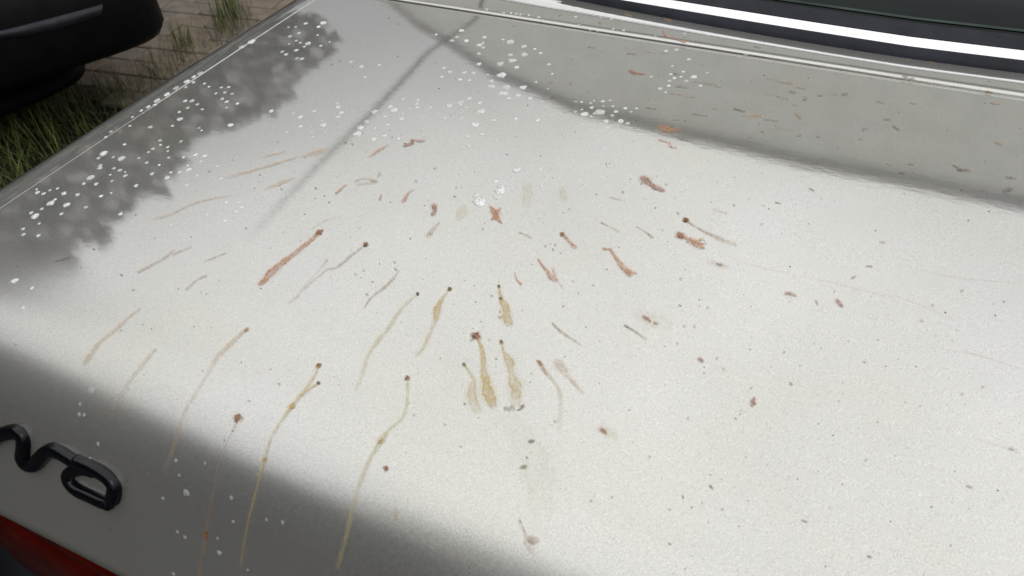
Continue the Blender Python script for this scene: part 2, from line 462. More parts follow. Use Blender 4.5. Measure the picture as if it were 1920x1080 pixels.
stroke(z6([(-60, 420), (-20, 378), (30, 356), (80, 346), (118, 356), (132, 392), (130, 440), (126, 478), (150, 508), (190, 508), (218, 476), (262, 440), (310, 446), (360, 474), (410, 505)]), 12.0, .0062, 'letter')
stroke(z6([(395, 492), (450, 512), (512, 540), (560, 572), (590, 612), (592, 650), (582, 690), (588, 712)]), 12.0, .0066, 'letter')
stroke(z6([(500, 546), (440, 530), (392, 538), (358, 566), (368, 604), (408, 640), (468, 668), (528, 696), (576, 712)]), 11.0, .0060, 'letter')

# ------------------------------------------------------------------ dried splatter on the paint
def stain_material(name, col, dark, op):
    m, nt, b = mat(name); L = nt.links
    uv = nd(nt, 'ShaderNodeUVMap'); sp = nd(nt, 'ShaderNodeSeparateXYZ'); L.new(uv.outputs[0], sp.inputs[0])
    tcn = nd(nt, 'ShaderNodeTexCoord')
    n = noise(nt, 420, 4, .6, tcn.outputs['Object']); n2 = noise(nt, 110, 3, .6, tcn.outputs['Object'])
    # v = -1..1 across; u holds strength along
    ab = nd(nt, 'ShaderNodeMath', operation='ABSOLUTE'); L.new(sp.outputs[1], ab.inputs[0])
    wob = nd(nt, 'ShaderNodeMath', operation='MULTIPLY_ADD'); L.new(n2.outputs[0], wob.inputs[0]); wob.inputs[1].default_value = .9; wob.inputs[2].default_value = -.45
    ad = nd(nt, 'ShaderNodeMath', operation='ADD'); L.new(ab.outputs[0], ad.inputs[0]); L.new(wob.outputs[0], ad.inputs[1])
    core = ramp(nt, ad.outputs[0], [(0, .62), (.22, .60), (.36, 1.0), (.50, 0)])
    halo = nd(nt, 'ShaderNodeMapRange', interpolation_type='SMOOTHSTEP')
    halo.inputs['From Min'].default_value = 1.0; halo.inputs['From Max'].default_value = .15; halo.inputs['To Max'].default_value = .24
    L.new(ab.outputs[0], halo.inputs[0])
    mxx = nd(nt, 'ShaderNodeMath', operation='MAXIMUM')
    c2 = nd(nt, 'ShaderNodeMath', operation='MULTIPLY'); L.new(core.outputs[0], c2.inputs[0]); nr = ramp(nt, n.outputs[0], [(.34, .30), (.60, 1)]); L.new(nr.outputs[0], c2.inputs[1])
    L.new(c2.outputs[0], mxx.inputs[0]); L.new(halo.outputs[0], mxx.inputs[1])
    al = nd(nt, 'ShaderNodeMath', operation='MULTIPLY'); L.new(mxx.outputs[0], al.inputs[0]); L.new(sp.outputs[0], al.inputs[1])
    al2 = nd(nt, 'ShaderNodeMath', operation='MULTIPLY', use_clamp=True); L.new(al.outputs[0], al2.inputs[0]); al2.inputs[1].default_value = op
    cmx = nd(nt, 'ShaderNodeMix', data_type='RGBA'); cmx.inputs[6].default_value = (*col, 1); cmx.inputs[7].default_value = (*dark, 1)
    L.new(c2.outputs[0], cmx.inputs[0]); L.new(cmx.outputs[2], b.inputs['Base Color'])
    L.new(al2.outputs[0], b.inputs['Alpha']); b.inputs['Roughness'].default_value = .35
    return m
MT = {'rust': stain_material('dried_rust_fluid', (.63, .36, .20), (.41, .16, .065), 1.0),
      'red': stain_material('dried_red_fluid', (.46, .25, .16), (.22, .075, .045), 1.1),
      'brown': stain_material('dried_brown_fluid', (.52, .35, .19), (.27, .145, .06), .85),
      'tan': stain_material('dried_tan_fluid', (.62, .46, .27), (.48, .30, .13), .68),
      'ochre': stain_material('dried_ochre_fluid', (.66, .52, .22), (.50, .33, .08), .98),
      'yellow': stain_material('dried_yellow_fluid', (.66, .57, .30), (.50, .39, .13), .66),
      'dark': stain_material('dried_dark_bits', (.28, .20, .13), (.085, .05, .03), 1.0)}
LIFT = [0]
def ribbon_geo(pts, ws, op, V, Fc, U, cap=True, lump=.0):
    """pts picture points, ws widths in px at each point (linear), op strengths"""
    n = 5 if len(pts) > 2 else 6
    path = smooth_path([(p[0], p[1]) for p in pts], n)
    N = len(path); hits = []
    for i, p in enumerate(path):
        t = i / (N - 1) * (len(pts) - 1); k = min(int(t), len(pts) - 2); fr = t - k
        wv = ws[k] * (1 - fr) + ws[k + 1] * fr; ov = op[k] * (1 - fr) + op[k + 1] * fr
        j = random.uniform(-.35, .35) * min(1, wv / 6)
        h = at(p[0] + j, p[1] + random.uniform(-.35, .35) * min(1, wv / 6))
        if h: hits.append((h, wv * random.uniform(.85, 1.15), ov))
    if len(hits) < 2: return
    # end caps: two extra rows that narrow
    N = len(hits); K = 7; base = len(V)
    lift = .00025 + (LIFT[0] % 9) * .00004; LIFT[0] += 1
    rows = []
    for i, ((loc, nor, dist), wv, ov) in enumerate(hits):
        a = hits[max(i - 1, 0)][0][0]; b = hits[min(i + 1, N - 1)][0][0]; t = (b - a)
        if t.length < 1e-7: t = Vector((1, 0, 0))
        t.normalize(); s = t.cross(nor).normalized(); hw = wv * dist / F * .5 * 2.45
        rows.append((loc, nor, t, s, hw, ov, 1.0))
    l0 = rows[0]; l1 = rows[-1]
    pre = [(l0[0] - l0[2] * l0[4] * .9, l0[1], l0[2], l0[3], l0[4] * .35, 0.0, 1), (l0[0] - l0[2] * l0[4] * .5, l0[1], l0[2], l0[3], l0[4] * .8, l0[5] * .7, 1)]
    post = [(l1[0] + l1[2] * l1[4] * .5, l1[1], l1[2], l1[3], l1[4] * .8, l1[5] * .7, 1), (l1[0] + l1[2] * l1[4] * .9, l1[1], l1[2], l1[3], l1[4] * .35, 0.0, 1)]
    rows = pre + rows + post
    for loc, nor, t, s, hw, ov, e in rows:
        for k in range(K):
            c = -1 + 2 * k / (K - 1); V.append(loc + s * c * hw + nor * (lift + lump * (1 - c * c))); U.append((ov, c))
    for i in range(len(rows) - 1):
        for k in range(K - 1):
            a = base + i * K + k; Fc.append((a, a + 1, a + K + 1, a + K))
def stain(name, strokes, m, label, cat='stain', group=None, lump=.0002):
    V, Fc, U = [], [], []
    slim = .80 if m in ('tan', 'yellow', 'ochre', 'brown') and len(strokes[0][0]) > 3 else 1
    for s in strokes:
        pts, ws = s[0], [q * slim for q in s[1]]; op = s[2] if len(s) > 2 else [1] * len(pts)
        ribbon_geo(pts, ws, op, V, Fc, U, lump=lump)
    if not V: return None
    o = mesh_obj(name, V, Fc, MT[m], None, True, U)
    o.data.transform(Matrix.Translation(-Vector(V[0]))); o.location = V[0]
    return tag(o, label, cat, group)
def dot(x, y, r): return ([(x - r * .12, y - r * .05), (x + r * .12, y + r * .05)], [r * 1.25, r * 1.25], [1.3, 1.3])

S = stain
# --- left half
S('splatter_streak', [([(599, 436), (580, 453), (557, 472), (533, 490), (510, 510), (492, 530)], [7, 8, 9, 11, 14, 12], [1, .9, .85, .95, 1, 1.1]), dot(599, 436, 8)], 'rust', 'longest thick rust brown streak slanting down left of the lid centre')
S('splatter_streak', [([(627, 408), (610, 414), (587, 427)], [4, 6, 5], [.3, .4, .3])], 'tan', 'faint tan smear just above the head of the longest rust streak')
S('splatter_streak', [([(685, 459), (672, 469), (660, 478), (645, 491), (630, 502), (613, 506), (600, 517), (587, 527), (573, 540)], [4, 4, 5, 6, 7, 4, 3, 3, 5], [1, .8, .8, .7, .7, .7, .7, .7, .5]), dot(685, 459, 6)], 'brown', 'thin brown dotted streak right beside the longest rust streak')
S('splatter_streak', [([(613, 488), (600, 505), (577, 530), (556, 557), (543, 567)], [4, 2, 2, 5, 5], [1, .4, .5, .5, .4])], 'brown', 'short broken brown trail below the longest rust streak')
S('splatter_streak', [([(728, 272), (712, 281), (695, 293)], [3, 6, 4], [.6, 1, .8])], 'rust', 'short rust streak right of the dark diagonal reflection line')
S('splatter_mark', [([(792, 265), (780, 264), (772, 263)], [5, 4, 4]), ([(773, 263), (771, 270), (760, 273)], [4, 6, 5])], 'red', 'small red brown hook shaped mark at the upper centre of the lid')
S('splatter_mark', [([(647, 348), (638, 356), (630, 363)], [4, 5, 4])], 'rust', 'short rust dash below the dark diagonal reflection line')
S('splatter_streak', [([(533, 285), (512, 290), (493, 295)], [4, 5, 3], [.8, .9, .5])], 'tan', 'upper thin tan streak left of the diagonal reflection line')
S('splatter_streak', [([(560, 293), (550, 297), (525, 305), (500, 312), (467, 322), (430, 332)], [3, 5, 8, 8, 9, 8], [.5, 1, 1, 1, .9, .5])], 'tan', 'long broad tan smear left of the diagonal reflection line')
S('splatter_streak', [([(613, 280), (592, 287), (572, 292)], [8, 16, 9], [.5, .9, .5])], 'tan', 'wide pale tan smear touching the diagonal reflection line')
S('splatter_streak', [([(548, 335), (525, 344), (500, 353)], [6, 11, 6], [.8, .9, .5])], 'tan', 'tan smear below the long broad one on the left')
S('splatter_mark', [([(814, 387), (815, 395), (812, 402)], [9, 6, 7])], 'red', 'small dark red comma mark left of the rust cross mark')
S('splatter_mark', [([(777, 355), (765, 363), (757, 377)], [2, 4, 6], [.6, 1, .8])], 'rust', 'small rust tick above the small dark red comma mark')
S('splatter_mark', [([(667, 340), (683, 335), (703, 340)], [4, 3, 6], [.8, .6, .8]), ([(713, 325), (708, 332)], [3, 3]), ([(672, 346), (700, 343)], [7, 8], [.4, .4])], 'brown', 'thin curled brown mark among pale drops above centre')
S('splatter_mark', [([(715, 366), (712, 374)], [3, 4])], 'brown', 'tiny brown comma below the curled brown mark')
S('splatter_streak', [([(823, 418), (815, 427), (805, 440)], [3, 6, 10], [.9, .5, .6])], 'brown', 'small faded brown smear below the small dark red comma mark')
S('splatter_streak', [([(843, 542), (835, 552), (828, 562), (820, 580), (816, 600), (805, 628), (792, 655), (780, 668)], [5, 4, 6, 16, 8, 8, 8, 5], [1, .8, .8, 1, .6, .5, .5, .3]), dot(843, 542, 5)], 'ochre', 'yellow brown run with a swollen knot left of the centre line')
S('splatter_streak', [([(783, 551), (763, 568), (748, 585), (734, 607), (722, 623), (708, 640), (697, 655), (688, 672), (680, 700), (668, 730)], [4, 6, 7, 10, 7, 12, 8, 8, 8, 7], [1, .8, .7, .9, .7, .9, .8, .7, .5, .3])], 'yellow', 'long yellowish run with two knots below the centre left')
S('splatter_streak', [([(748, 507), (737, 523), (720, 540), (697, 557), (683, 577)], [3, 5, 6, 4, 3], [.6, .8, .8, .9, .9])], 'brown', 'thin olive brown curve above the yellowish run with two knots')
S('splatter_streak', [([(358, 463), (342, 470), (325, 477)], [3, 3, 3], [.7, .8, 1]), ([(325, 470), (310, 483), (285, 497), (260, 510)], [5, 4, 4, 4], [.4, .8, .7, 1])], 'brown', 'thin broken brown streak on the far left of the lid')
S('splatter_streak', [([(423, 475), (403, 483), (385, 490)], [3, 3, 3], [.9, .7, .8])], 'brown', 'short thin brown streak right of the broken far left one')
S('splatter_streak', [([(385, 518), (367, 527), (352, 541)], [5, 3, 7], [1, .6, .5])], 'brown', 'short brown streak with pale foot on the lower left')
S('splatter_mark', [([(128, 484), (105, 490)], [5, 3])], 'dark', 'small dark dash near the left edge of the lid')
S('splatter_streak', [([(433, 367), (400, 372), (360, 383), (320, 402), (293, 410)], [4, 5, 6, 6, 8], [.5, .9, 1, .8, .6])], 'tan', 'long thin tan arc on the left of the lid')
S('splatter_streak', [([(262, 580), (245, 592), (220, 615), (187, 643), (162, 677)], [5, 5, 9, 10, 12], [.7, 1, .7, .7, 1])], 'tan', 'pale rusty run on the lower left towards the emblem')
S('splatter_streak', [([(462, 618), (447, 630), (427, 650), (407, 670), (390, 700), (362, 745), (345, 775), (325, 840), (308, 890)], [9, 9, 10, 10, 8, 7, 7, 7, 7], [1, 1, .8, .7, .5, .5, .5, .4, .2]), dot(462, 618, 7)], 'tan', 'faded tan run starting below the longest rust streak and rolling over the edge')
S('splatter_streak', [([(290, 657), (270, 680), (240, 720), (205, 780)], [6, 8, 8, 7], [1, .6, .4, .2])], 'tan', 'very faint tan run above the black emblem')
S('splatter_streak', [([(597, 686), (592, 700), (585, 712), (566, 738), (547, 762), (528, 789), (508, 822), (496, 863), (487, 897), (477, 936), (463, 993), (452, 1058)], [5, 3, 5, 7, 8, 6, 6, 6, 5, 5, 5, 5], [1, 1, .8, .7, .8, .6, .5, .6, .5, .5, .45, .4]), ([(597, 718), (580, 730), (566, 742)], [5, 4, 5], [1, .9, .8]), dot(597, 687, 7), dot(547, 762, 8), dot(496, 863, 6)], 'ochre', 'long two headed yellow brown run that drips over the rear edge')
S('splatter_streak', [([(764, 709), (764, 735), (762, 760), (754, 784), (732, 803), (715, 825), (700, 850), (687, 875), (667, 931), (650, 1003), (634, 1064)], [6, 5, 5, 7, 7, 11, 8, 9, 8, 9, 8], [1, .7, .7, .8, .8, 1, .8, .8, .6, .7, .5]), dot(764, 709, 6), dot(715, 826, 9)], 'yellow', 'long bent yellow run in the lower centre with a grey knot')
S('splatter_streak', [([(447, 783), (438, 806), (424, 832), (412, 870), (405, 895), (396, 947), (387, 1002), (374, 1078)], [4, 2, 2, 3, 4, 4, 5, 5], [1, .7, .5, .4, .5, .6, .8, .6]), dot(446, 784, 9), dot(387, 1003, 9)], 'brown', 'run with a dark red round head right of the emblem')
S('splatter_mark', [dot(724, 878, 5)], 'red', 'tiny round red dot below the long bent yellow run')
S('splatter_mark', [([(742, 962), (742, 971)], [9, 7], [.7, .5])], 'tan', 'faint greyish blotch on the rear roll of the lid')
# --- centre
S('splatter_streak', [([(892, 630), (899, 643), (904, 656), (906, 675), (907, 695), (911, 715), (915, 735), (923, 757)], [6, 5, 9, 10, 12, 17, 22, 20], [1, .9, 1, .9, 1, 1, 1, .7])], 'ochre', 'strong ochre streak with a dark red head in the lower centre')
S('splatter_mark', [dot(892, 630, 10)], 'red', 'dark red round blob at the top of the strong ochre streak')
S('splatter_streak', [([(940, 641), (945, 661), (955, 676), (958, 700), (967, 725), (967, 750)], [4, 6, 20, 12, 26, 20], [1, .8, .8, .5, .8, .4])], 'ochre', 'paler ochre streak just right of the strong ochre one')
S('splatter_streak', [([(935, 536), (939, 558), (947, 575), (950, 592), (953, 604)], [6, 8, 16, 20, 16], [.6, .8, 1, 1, .7])], 'ochre', 'short ochre blotch above the pair of ochre streaks')
S('splatter_streak', [([(870, 683), (880, 697), (888, 712), (884, 738), (893, 765)], [4, 5, 9, 22, 18], [1, .5, .5, .55, .4])], 'ochre', 'faint spreading ochre smear left of the strong ochre streak')
S('splatter_streak', [([(1012, 680), (1024, 698), (1040, 718), (1050, 738), (1051, 772), (1048, 806)], [7, 9, 6, 7, 9, 9], [1, .8, .7, .6, .4, .2])], 'tan', 'thin tan run right of the two ochre streaks')
S('splatter_mark', [([(1010, 678), (1014, 684)], [6, 5]), ([(1017, 690), (1024, 700)], [4, 3], [.5, .5])], 'red', 'small red head of the thin tan run')
S('splatter_streak', [([(1048, 683), (1056, 694), (1065, 707), (1078, 720), (1092, 737)], [18, 18, 9, 8, 6], [.8, .7, .6, .8, .4])], 'tan', 'tan tadpole shaped smear with a broad head')
S('splatter_streak', [([(1036, 607), (1053, 623), (1070, 634), (1089, 647)], [4, 6, 5, 3], [1, .9, .7, .6])], 'brown', 'small dotted brown trail above the tan tadpole smear')
S('splatter_streak', [([(1172, 611), (1188, 620), (1209, 635)], [3, 3, 4], [1, .9, .4])], 'dark', 'short thin dark scratch like mark right of centre')
S('splatter_mark', [([(1208, 595), (1214, 598), (1219, 603)], [5, 6, 3]), ([(1228, 606), (1231, 607)], [4, 4])], 'red', 'pair of dark red flecks inside a faint tan halo')
S('splatter_mark', [([(1205, 590), (1225, 600), (1243, 606)], [24, 32, 22], [.2, .3, .15])], 'tan', 'faint round tan halo right of centre')
S('splatter_mark', [([(1129, 807), (1135, 811)], [6, 5]),], 'red', 'tiny red speck low right of the thin tan run')
S('splatter_mark', [([(1130, 806), (1148, 815)], [14, 16], [.5, .4])], 'yellow', 'faint yellow halo round the tiny low red speck')
S('splatter_mark', [([(994, 828), (999, 827)], [6, 5])], 'dark', 'single black speck below the ochre streaks')
S('splatter_mark', [([(977, 877), (985, 875)], [4, 6])], 'dark', 'small black dash below the single black speck')
S('splatter_streak', [([(975, 977), (980, 990), (985, 1003), (984, 1020)], [4, 5, 5, 4], [1, .7, .6, .3]), ([(996, 1012), (1004, 1013)], [12, 12], [.8, .8]), ([(994, 1022), (1000, 1034)], [14, 14], [.35, .2])], 'brown', 'lowest thin brown curl with a grey knot near the bottom')
S('splatter_mark', [([(977, 766), (981, 761)], [4, 4]), ([(948, 766), (954, 768)], [6, 5], [.7, .7]), ([(960, 763), (963, 768)], [5, 4], [.7, .7]), ([(972, 769), (975, 768)], [3, 3])], 'dark', 'row of tiny dark crumbs at the foot of the ochre streaks')
S('splatter_streak', [([(960, 790), (985, 830), (1008, 880), (1015, 930), (1012, 975)], [50, 60, 62, 60, 40], [.08, .14, .16, .14, .04])], 'yellow', 'wide very faint yellow wash running down the lower centre')
S('splatter_mark', [([(920, 389), (926, 396), (930, 405), (922, 412)], [6, 11, 10, 4]), ([(937, 392), (930, 399), (932, 409), (939, 417)], [4, 9, 8, 4])], 'rust', 'rust cross shaped mark with four points at the centre')
S('splatter_streak', [([(1209, 336), (1214, 342), (1222, 347), (1232, 353), (1242, 357)], [15, 11, 9, 10, 8])], 'red', 'thick red brown smear with blunt ends right of centre')
S('splatter_streak', [([(1285, 413), (1296, 420), (1307, 427), (1320, 434), (1333, 440), (1356, 451), (1378, 459)], [5, 4, 4, 5, 7, 10, 8], [1, 1, 1, 1, .9, .7, .4]), dot(1285, 413, 7)], 'brown', 'long tapering brown streak with a broad pale tail, right side')
S('splatter_streak', [([(1275, 441), (1286, 446), (1297, 453), (1308, 461), (1319, 465)], [5, 6, 12, 9, 5]), ([(1295, 450), (1308, 451), (1318, 448)], [4, 5, 3]), ([(1299, 453), (1312, 457), (1322, 457)], [5, 5, 3])], 'rust', 'rust splash that forks into three fingers, right side')
S('splatter_mark', [dot(1275, 441, 9)], 'red', 'dark red head at the root of the forked rust splash')
S('splatter_streak', [([(1054, 439), (1063, 448), (1070, 456), (1077, 463)], [7, 5, 5, 8])], 'rust', 'short rust nail shaped streak right of the cross mark')
S('splatter_streak', [([(1133, 467), (1143, 468)], [5, 3]), ([(1144, 467), (1150, 477), (1160, 491), (1170, 503), (1180, 514)], [4, 5, 7, 10, 9]), ([(1178, 508), (1191, 512)], [8, 5])], 'rust', 'rust bird foot shaped streak between centre and the right')
S('splatter_streak', [([(1009, 487), (1018, 499), (1027, 510), (1034, 520), (1043, 526)], [3, 4, 6, 10, 8], [1, 1, 1, .9, .7]), ([(1037, 505), (1040, 516)], [5, 5], [.6, .6]), ([(1048, 530), (1057, 542)], [3, 2], [.4, .4])], 'rust', 'rust streak with a split foot below the nail shaped one')
S('splatter_mark', [([(965, 512), (969, 525), (976, 532)], [2, 3, 5], [.7, .8, 1])], 'rust', 'small thin rust tick above the ochre blotch')
S('splatter_streak', [([(1128, 418), (1143, 425), (1159, 434)], [3, 2, 4], [1, .6, .6])], 'brown', 'fine brown line above the bird foot streak')
S('splatter_streak', [([(1193, 425), (1208, 434), (1222, 444)], [2, 2, 5], [.7, .7, .9])], 'brown', 'fine brown line ending in a dot above the forked splash')
S('splatter_streak', [([(974, 436), (984, 440), (996, 446)], [3, 3, 3], [.8, .6, .8])], 'brown', 'fine brown squiggle right of the cross mark')
S('splatter_streak', [([(1337, 392), (1348, 396), (1361, 400)], [2, 2, 3], [.5, .6, .8])], 'brown', 'faint short brown line above the long tapering streak')
S('splatter_streak', [([(1144, 370), (1155, 373), (1167, 376)], [2, 3, 2], [.6, .7, .6])], 'brown', 'faint brown line left of the thick red brown smear')
S('splatter_mark', [([(1474, 550), (1481, 551), (1490, 554)], [4, 6, 4])], 'red', 'dark red dash on the right half of the lid')
S('splatter_mark', [([(1571, 566), (1577, 573)], [7, 5])], 'red', 'small rusty speck right of the dark red dash')
S('splatter_mark', [([(1313, 675), (1317, 677)], [6, 4])], 'red', 'round dark speck low on the right half')
S('splatter_mark', [([(1414, 747), (1411, 755), (1410, 760)], [4, 8, 5]), ([(1411, 752), (1415, 757)], [4, 4])], 'red', 'small red brown leaf shaped mark low on the right half')
S('splatter_mark', [([(1345, 495), (1352, 497)], [4, 4]), ([(1335, 493), (1360, 500)], [10, 10], [.3, .3])], 'brown', 'small brown speck with a pale ring below the long tapering streak')
S('splatter_mark', [([(989, 350), (988, 380)], [14, 16], [.4, .3])], 'yellow', 'left one of two faint yellow patches right of the big pale drops')
S('splatter_mark', [([(1054, 355), (1056, 372)], [10, 11], [.4, .4])], 'yellow', 'right one of two faint yellow patches right of the big pale drops')
S('splatter_mark', [([(868, 392), (862, 408)], [18, 14], [.5, .45])], 'yellow', 'faint yellow patch left of the rust cross mark')
for x, y, rr, lab in [(597, 686, 5, 'upper dark head of the two headed run'), (764, 709, 5, 'dark head of the long bent yellow run'), (843, 542, 4.5, 'dark head of the yellow brown run with a swollen knot'), (783, 551, 4, 'dark head of the run with two knots'),
                     (940, 641, 5, 'dark head of the paler ochre streak'), (870, 684, 4, 'black head of the faint spreading ochre smear'), (446, 784, 7, 'dark red round head of the run nearest the emblem'), (599, 436, 6, 'dark round head of the longest rust streak'), (685, 459, 5, 'dark head of the thin streak beside the longest rust one'),
                     (1285, 413, 6, 'dark head of the long tapering brown streak'), (1054, 439, 5, 'dark head of the nail shaped rust streak'), (939, 560, 3.5, 'dark dot on the short ochre blotch'), (597, 718, 4, 'lower dark head of the two headed run'), (935, 537, 3.5, 'dark tip of the short ochre blotch'), (387, 1003, 6, 'rusty knot low on the run nearest the emblem')]:
    S('dried_spot', [dot(x, y, rr * .8)], 'red' if rr > 4.6 else 'dark', lab + ', a dried spot', 'spot', lump=.0008)
# --- upper right
S('splatter_mark', [([(1182, 134), (1192, 138), (1205, 139)], [6, 8, 5])], 'red', 'dark rust dash on the upper lid below the seam')
S('splatter_mark', [([(1243, 240), (1254, 244), (1264, 244)], [14, 18, 12], [.8, 1, .8])], 'rust', 'soft round rust blotch on the upper right')
S('splatter_mark', [([(1237, 263), (1248, 266), (1256, 269)], [3, 3, 3]), ([(1254, 273), (1260, 276), (1267, 277)], [4, 3, 3])], 'rust', 'thin rust squiggle below the soft round blotch')
S('splatter_streak', [([(1242, 56), (1249, 68), (1268, 74), (1282, 79)], [2, 3, 5, 5])], 'rust', 'rust hair shaped squiggle lying across the seam')
S('splatter_mark', [([(1247, 33), (1252, 38), (1258, 41)], [4, 6, 3])], 'brown', 'brown flake on the panel below the window')
S('splatter_mark', [([(1175, 27), (1183, 31)], [5, 5])], 'brown', 'small brown flake left on the panel below the window')
S('splatter_streak', [([(1437, 147), (1455, 151), (1465, 154), (1482, 157)], [2, 2, 5, 7], [.9, .8, 1, .9])], 'brown', 'thin brown streak with thick end, topmost on the right')
S('splatter_streak', [([(1257, 175), (1275, 178), (1288, 181), (1303, 183)], [2, 3, 3, 4])], 'brown', 'thin brown line at the top of the right half')
S('splatter_mark', [([(1789, 311), (1795, 315), (1800, 318)], [3, 3, 4]), ([(1799, 319), (1814, 320)], [5, 5])], 'dark', 'dark crooked fleck near the right edge')
S('splatter_streak', [([(1400, 217), (1415, 218), (1429, 219)], [7, 8, 5], [.6, .8, .8])], 'tan', 'soft tan dash on the upper right')
# small alike flecks on the right half
fl = [((1264, 138), (1276, 142), 4), ((1268, 162), (1289, 165), 4), ((1297, 153), (1322, 156), 3), ((1322, 156), (1350, 164), 4), ((1432, 176), (1458, 180), 3), ((1458, 181), (1476, 186), 5),
      ((1378, 205), (1394, 209), 7), ((1298, 214), (1325, 218), 3), ((1432, 225), (1457, 227), 3), ((1275, 261), (1292, 265), 4), ((1263, 224), (1272, 225), 5), ((1338, 204), (1345, 206), 4),
      ((1212, 203), (1230, 205), 3), ((1210, 98), (1230, 100), 2), ((1236, 100), (1256, 101), 2), ((1103, 89), (1114, 90), 4), ((1177, 101), (1190, 102), 4), ((1029, 155), (1037, 155), 5),
      ((1068, 154), (1070, 158), 5), ((1033, 183), (1039, 183), 5), ((1325, 52), (1356, 56), 3), ((1047, 30), (1052, 28), 4), ((1122, 41), (1127, 45), 4), ((1305, 78), (1314, 80), 5),
      ((1495, 164), (1509, 167), 5), ((1507, 188), (1511, 186), 5), ((1493, 214), (1500, 221), 7), ((1487, 197), (1492, 197), 5), ((1580, 178), (1586, 177), 6), ((1536, 180), (1542, 180), 4),
      ((1646, 191), (1657, 194), 7), ((1709, 194), (1717, 195), 5), ((1861, 194), (1872, 195), 8), ((1658, 224), (1667, 225), 5), ((1676, 238), (1683, 243), 6), ((1618, 242), (1626, 242), 4),
      ((1611, 260), (1617, 262), 4), ((1867, 267), (1876, 271), 6), ((1532, 257), (1537, 258), 3), ((1495, 255), (1501, 255), 4), ((1451, 240), (1499, 245), 2), ((1664, 308), (1672, 310), 5),
      ((1705, 308), (1711, 309), 4), ((1688, 325), (1693, 325), 4), ((1888, 333), (1902, 335), 5), ((1883, 359), (1894, 355), 8), ((1841, 357), (1846, 357), 4), ((1518, 354), (1526, 358), 4),
      ((1455, 380), (1464, 382), 4), ((1404, 256), (1408, 258), 4), ((1428, 247), (1434, 249), 4), ((1712, 108), (1719, 110), 6), ((1745, 117), (1751, 118), 5), ((1695, 144), (1700, 145), 7),
      ((1707, 148), (1713, 148), 6), ((1852, 172), (1860, 173), 7), ((1530, 565), (1533, 571), 5), ((1626, 499), (1634, 500), 4), ((1597, 522), (1605, 518), 4), ((1650, 454), (1657, 455), 4),
      ((1332, 912), (1336, 916), 5), ((1280, 930), (1281, 935), 4), ((1481, 719), (1484, 721), 4), ((1727, 602), (1731, 603), 5), ((1894, 841), (1900, 843), 5), ((1815, 912), (1820, 914), 5),
      ((1628, 1043), (1632, 1045), 5), ((1504, 976), (1512, 979), 3), ((1415, 216), (1425, 217), 5), ((1247, 18), (1255, 20), 3), ((1415, 88), (1425, 90), 4), ((1700, 112), (1706, 113), 4),
      ((1560, 176), (1568, 177), 3), ((1480, 172), (1490, 174), 4), ((1505, 181), (1512, 182), 3)]
for a, b, wd in fl:
    reg = 'upper right' if a[1] < 420 else 'lower right'
    S('dirt_fleck', [([a, b], [wd * .62, wd * random.uniform(.35, .75)], [1, .9])], 'dark' if random.random() < .4 else 'brown', 'small dark brown dried fleck on the %s of the lid' % reg, 'fleck', 'small dark flecks on the %s of the lid' % reg)
fl2 = [(622, 121), (637, 114), (740, 492), (742, 505), (1041, 460), (1022, 462), (1037, 468), (1276, 523), (1112, 535), (1067, 393), (1249, 346), (1271, 400), (1376, 385), (1428, 421), (1327, 577), (1302, 612), (1283, 612), (1275, 573),
       (1056, 575), (922, 555), (937, 585), (937, 595), (1344, 672), (1270, 644), (882, 640), (917, 637), (930, 673), (988, 858), (871, 757), (834, 796), (776, 779), (523, 720), (467, 752), (209, 867), (206, 994), (176, 467),
       (461, 428), (228, 516), (250, 544), (227, 620), (688, 552), (681, 507), (667, 515), (855, 352), (852, 368), (815, 316), (905, 430), (1168, 360), (1203, 345), (1470, 660), (1357, 693), (1409, 728), (1290, 784), (1379, 785), (1621, 679), (1803, 546),
       (1882, 566), (1748, 573), (1842, 726), (1804, 739), (1623, 863), (1256, 1020), (1297, 952), (1354, 955), (1256, 955), (1040, 790), (1147, 932), (1108, 940), (1218, 857), (158, 279), (283, 222), (352, 222), (392, 322), (592, 353), (528, 355), (660, 270), (648, 268), (780, 340)]
for x, y in fl2:
    S('dirt_speck', [([(x - 1, y), (x + 1.3, y + random.uniform(-1, 1))], [2.0, 1.8], [1.2, 1.2])], 'dark', 'tiny black speck scattered on the silver beige lid', 'speck', 'tiny black specks scattered over the lid', lump=.0004)

for pp, lab in [([(1480, 515), (1560, 530), (1640, 550), (1700, 572)], 'faint grey scuff line right of the dark red dash'), ([(1620, 545), (1700, 562), (1790, 600)], 'faint grey scuff line right of the rusty speck'),
               ([(1700, 500), (1790, 520), (1900, 530)], 'faint grey scuff line nearest the right edge'), ([(1740, 650), (1830, 665), (1910, 690)], 'faint grey scuff line low near the right edge'),
               ([(1360, 480), (1420, 500), (1480, 512)], 'faint grey scuff line below the long tapering streak'), ([(1820, 820), (1870, 835), (1915, 850)], 'faint grey scuff line at the lower right edge')]:
    S('scuff_mark', [(pp, [2] + [3] * (len(pp) - 2) + [2], [.08, .2, .2, .08][:len(pp)])], 'brown', lab, 'scuff', 'faint scuff lines on the right half', lump=.00002)
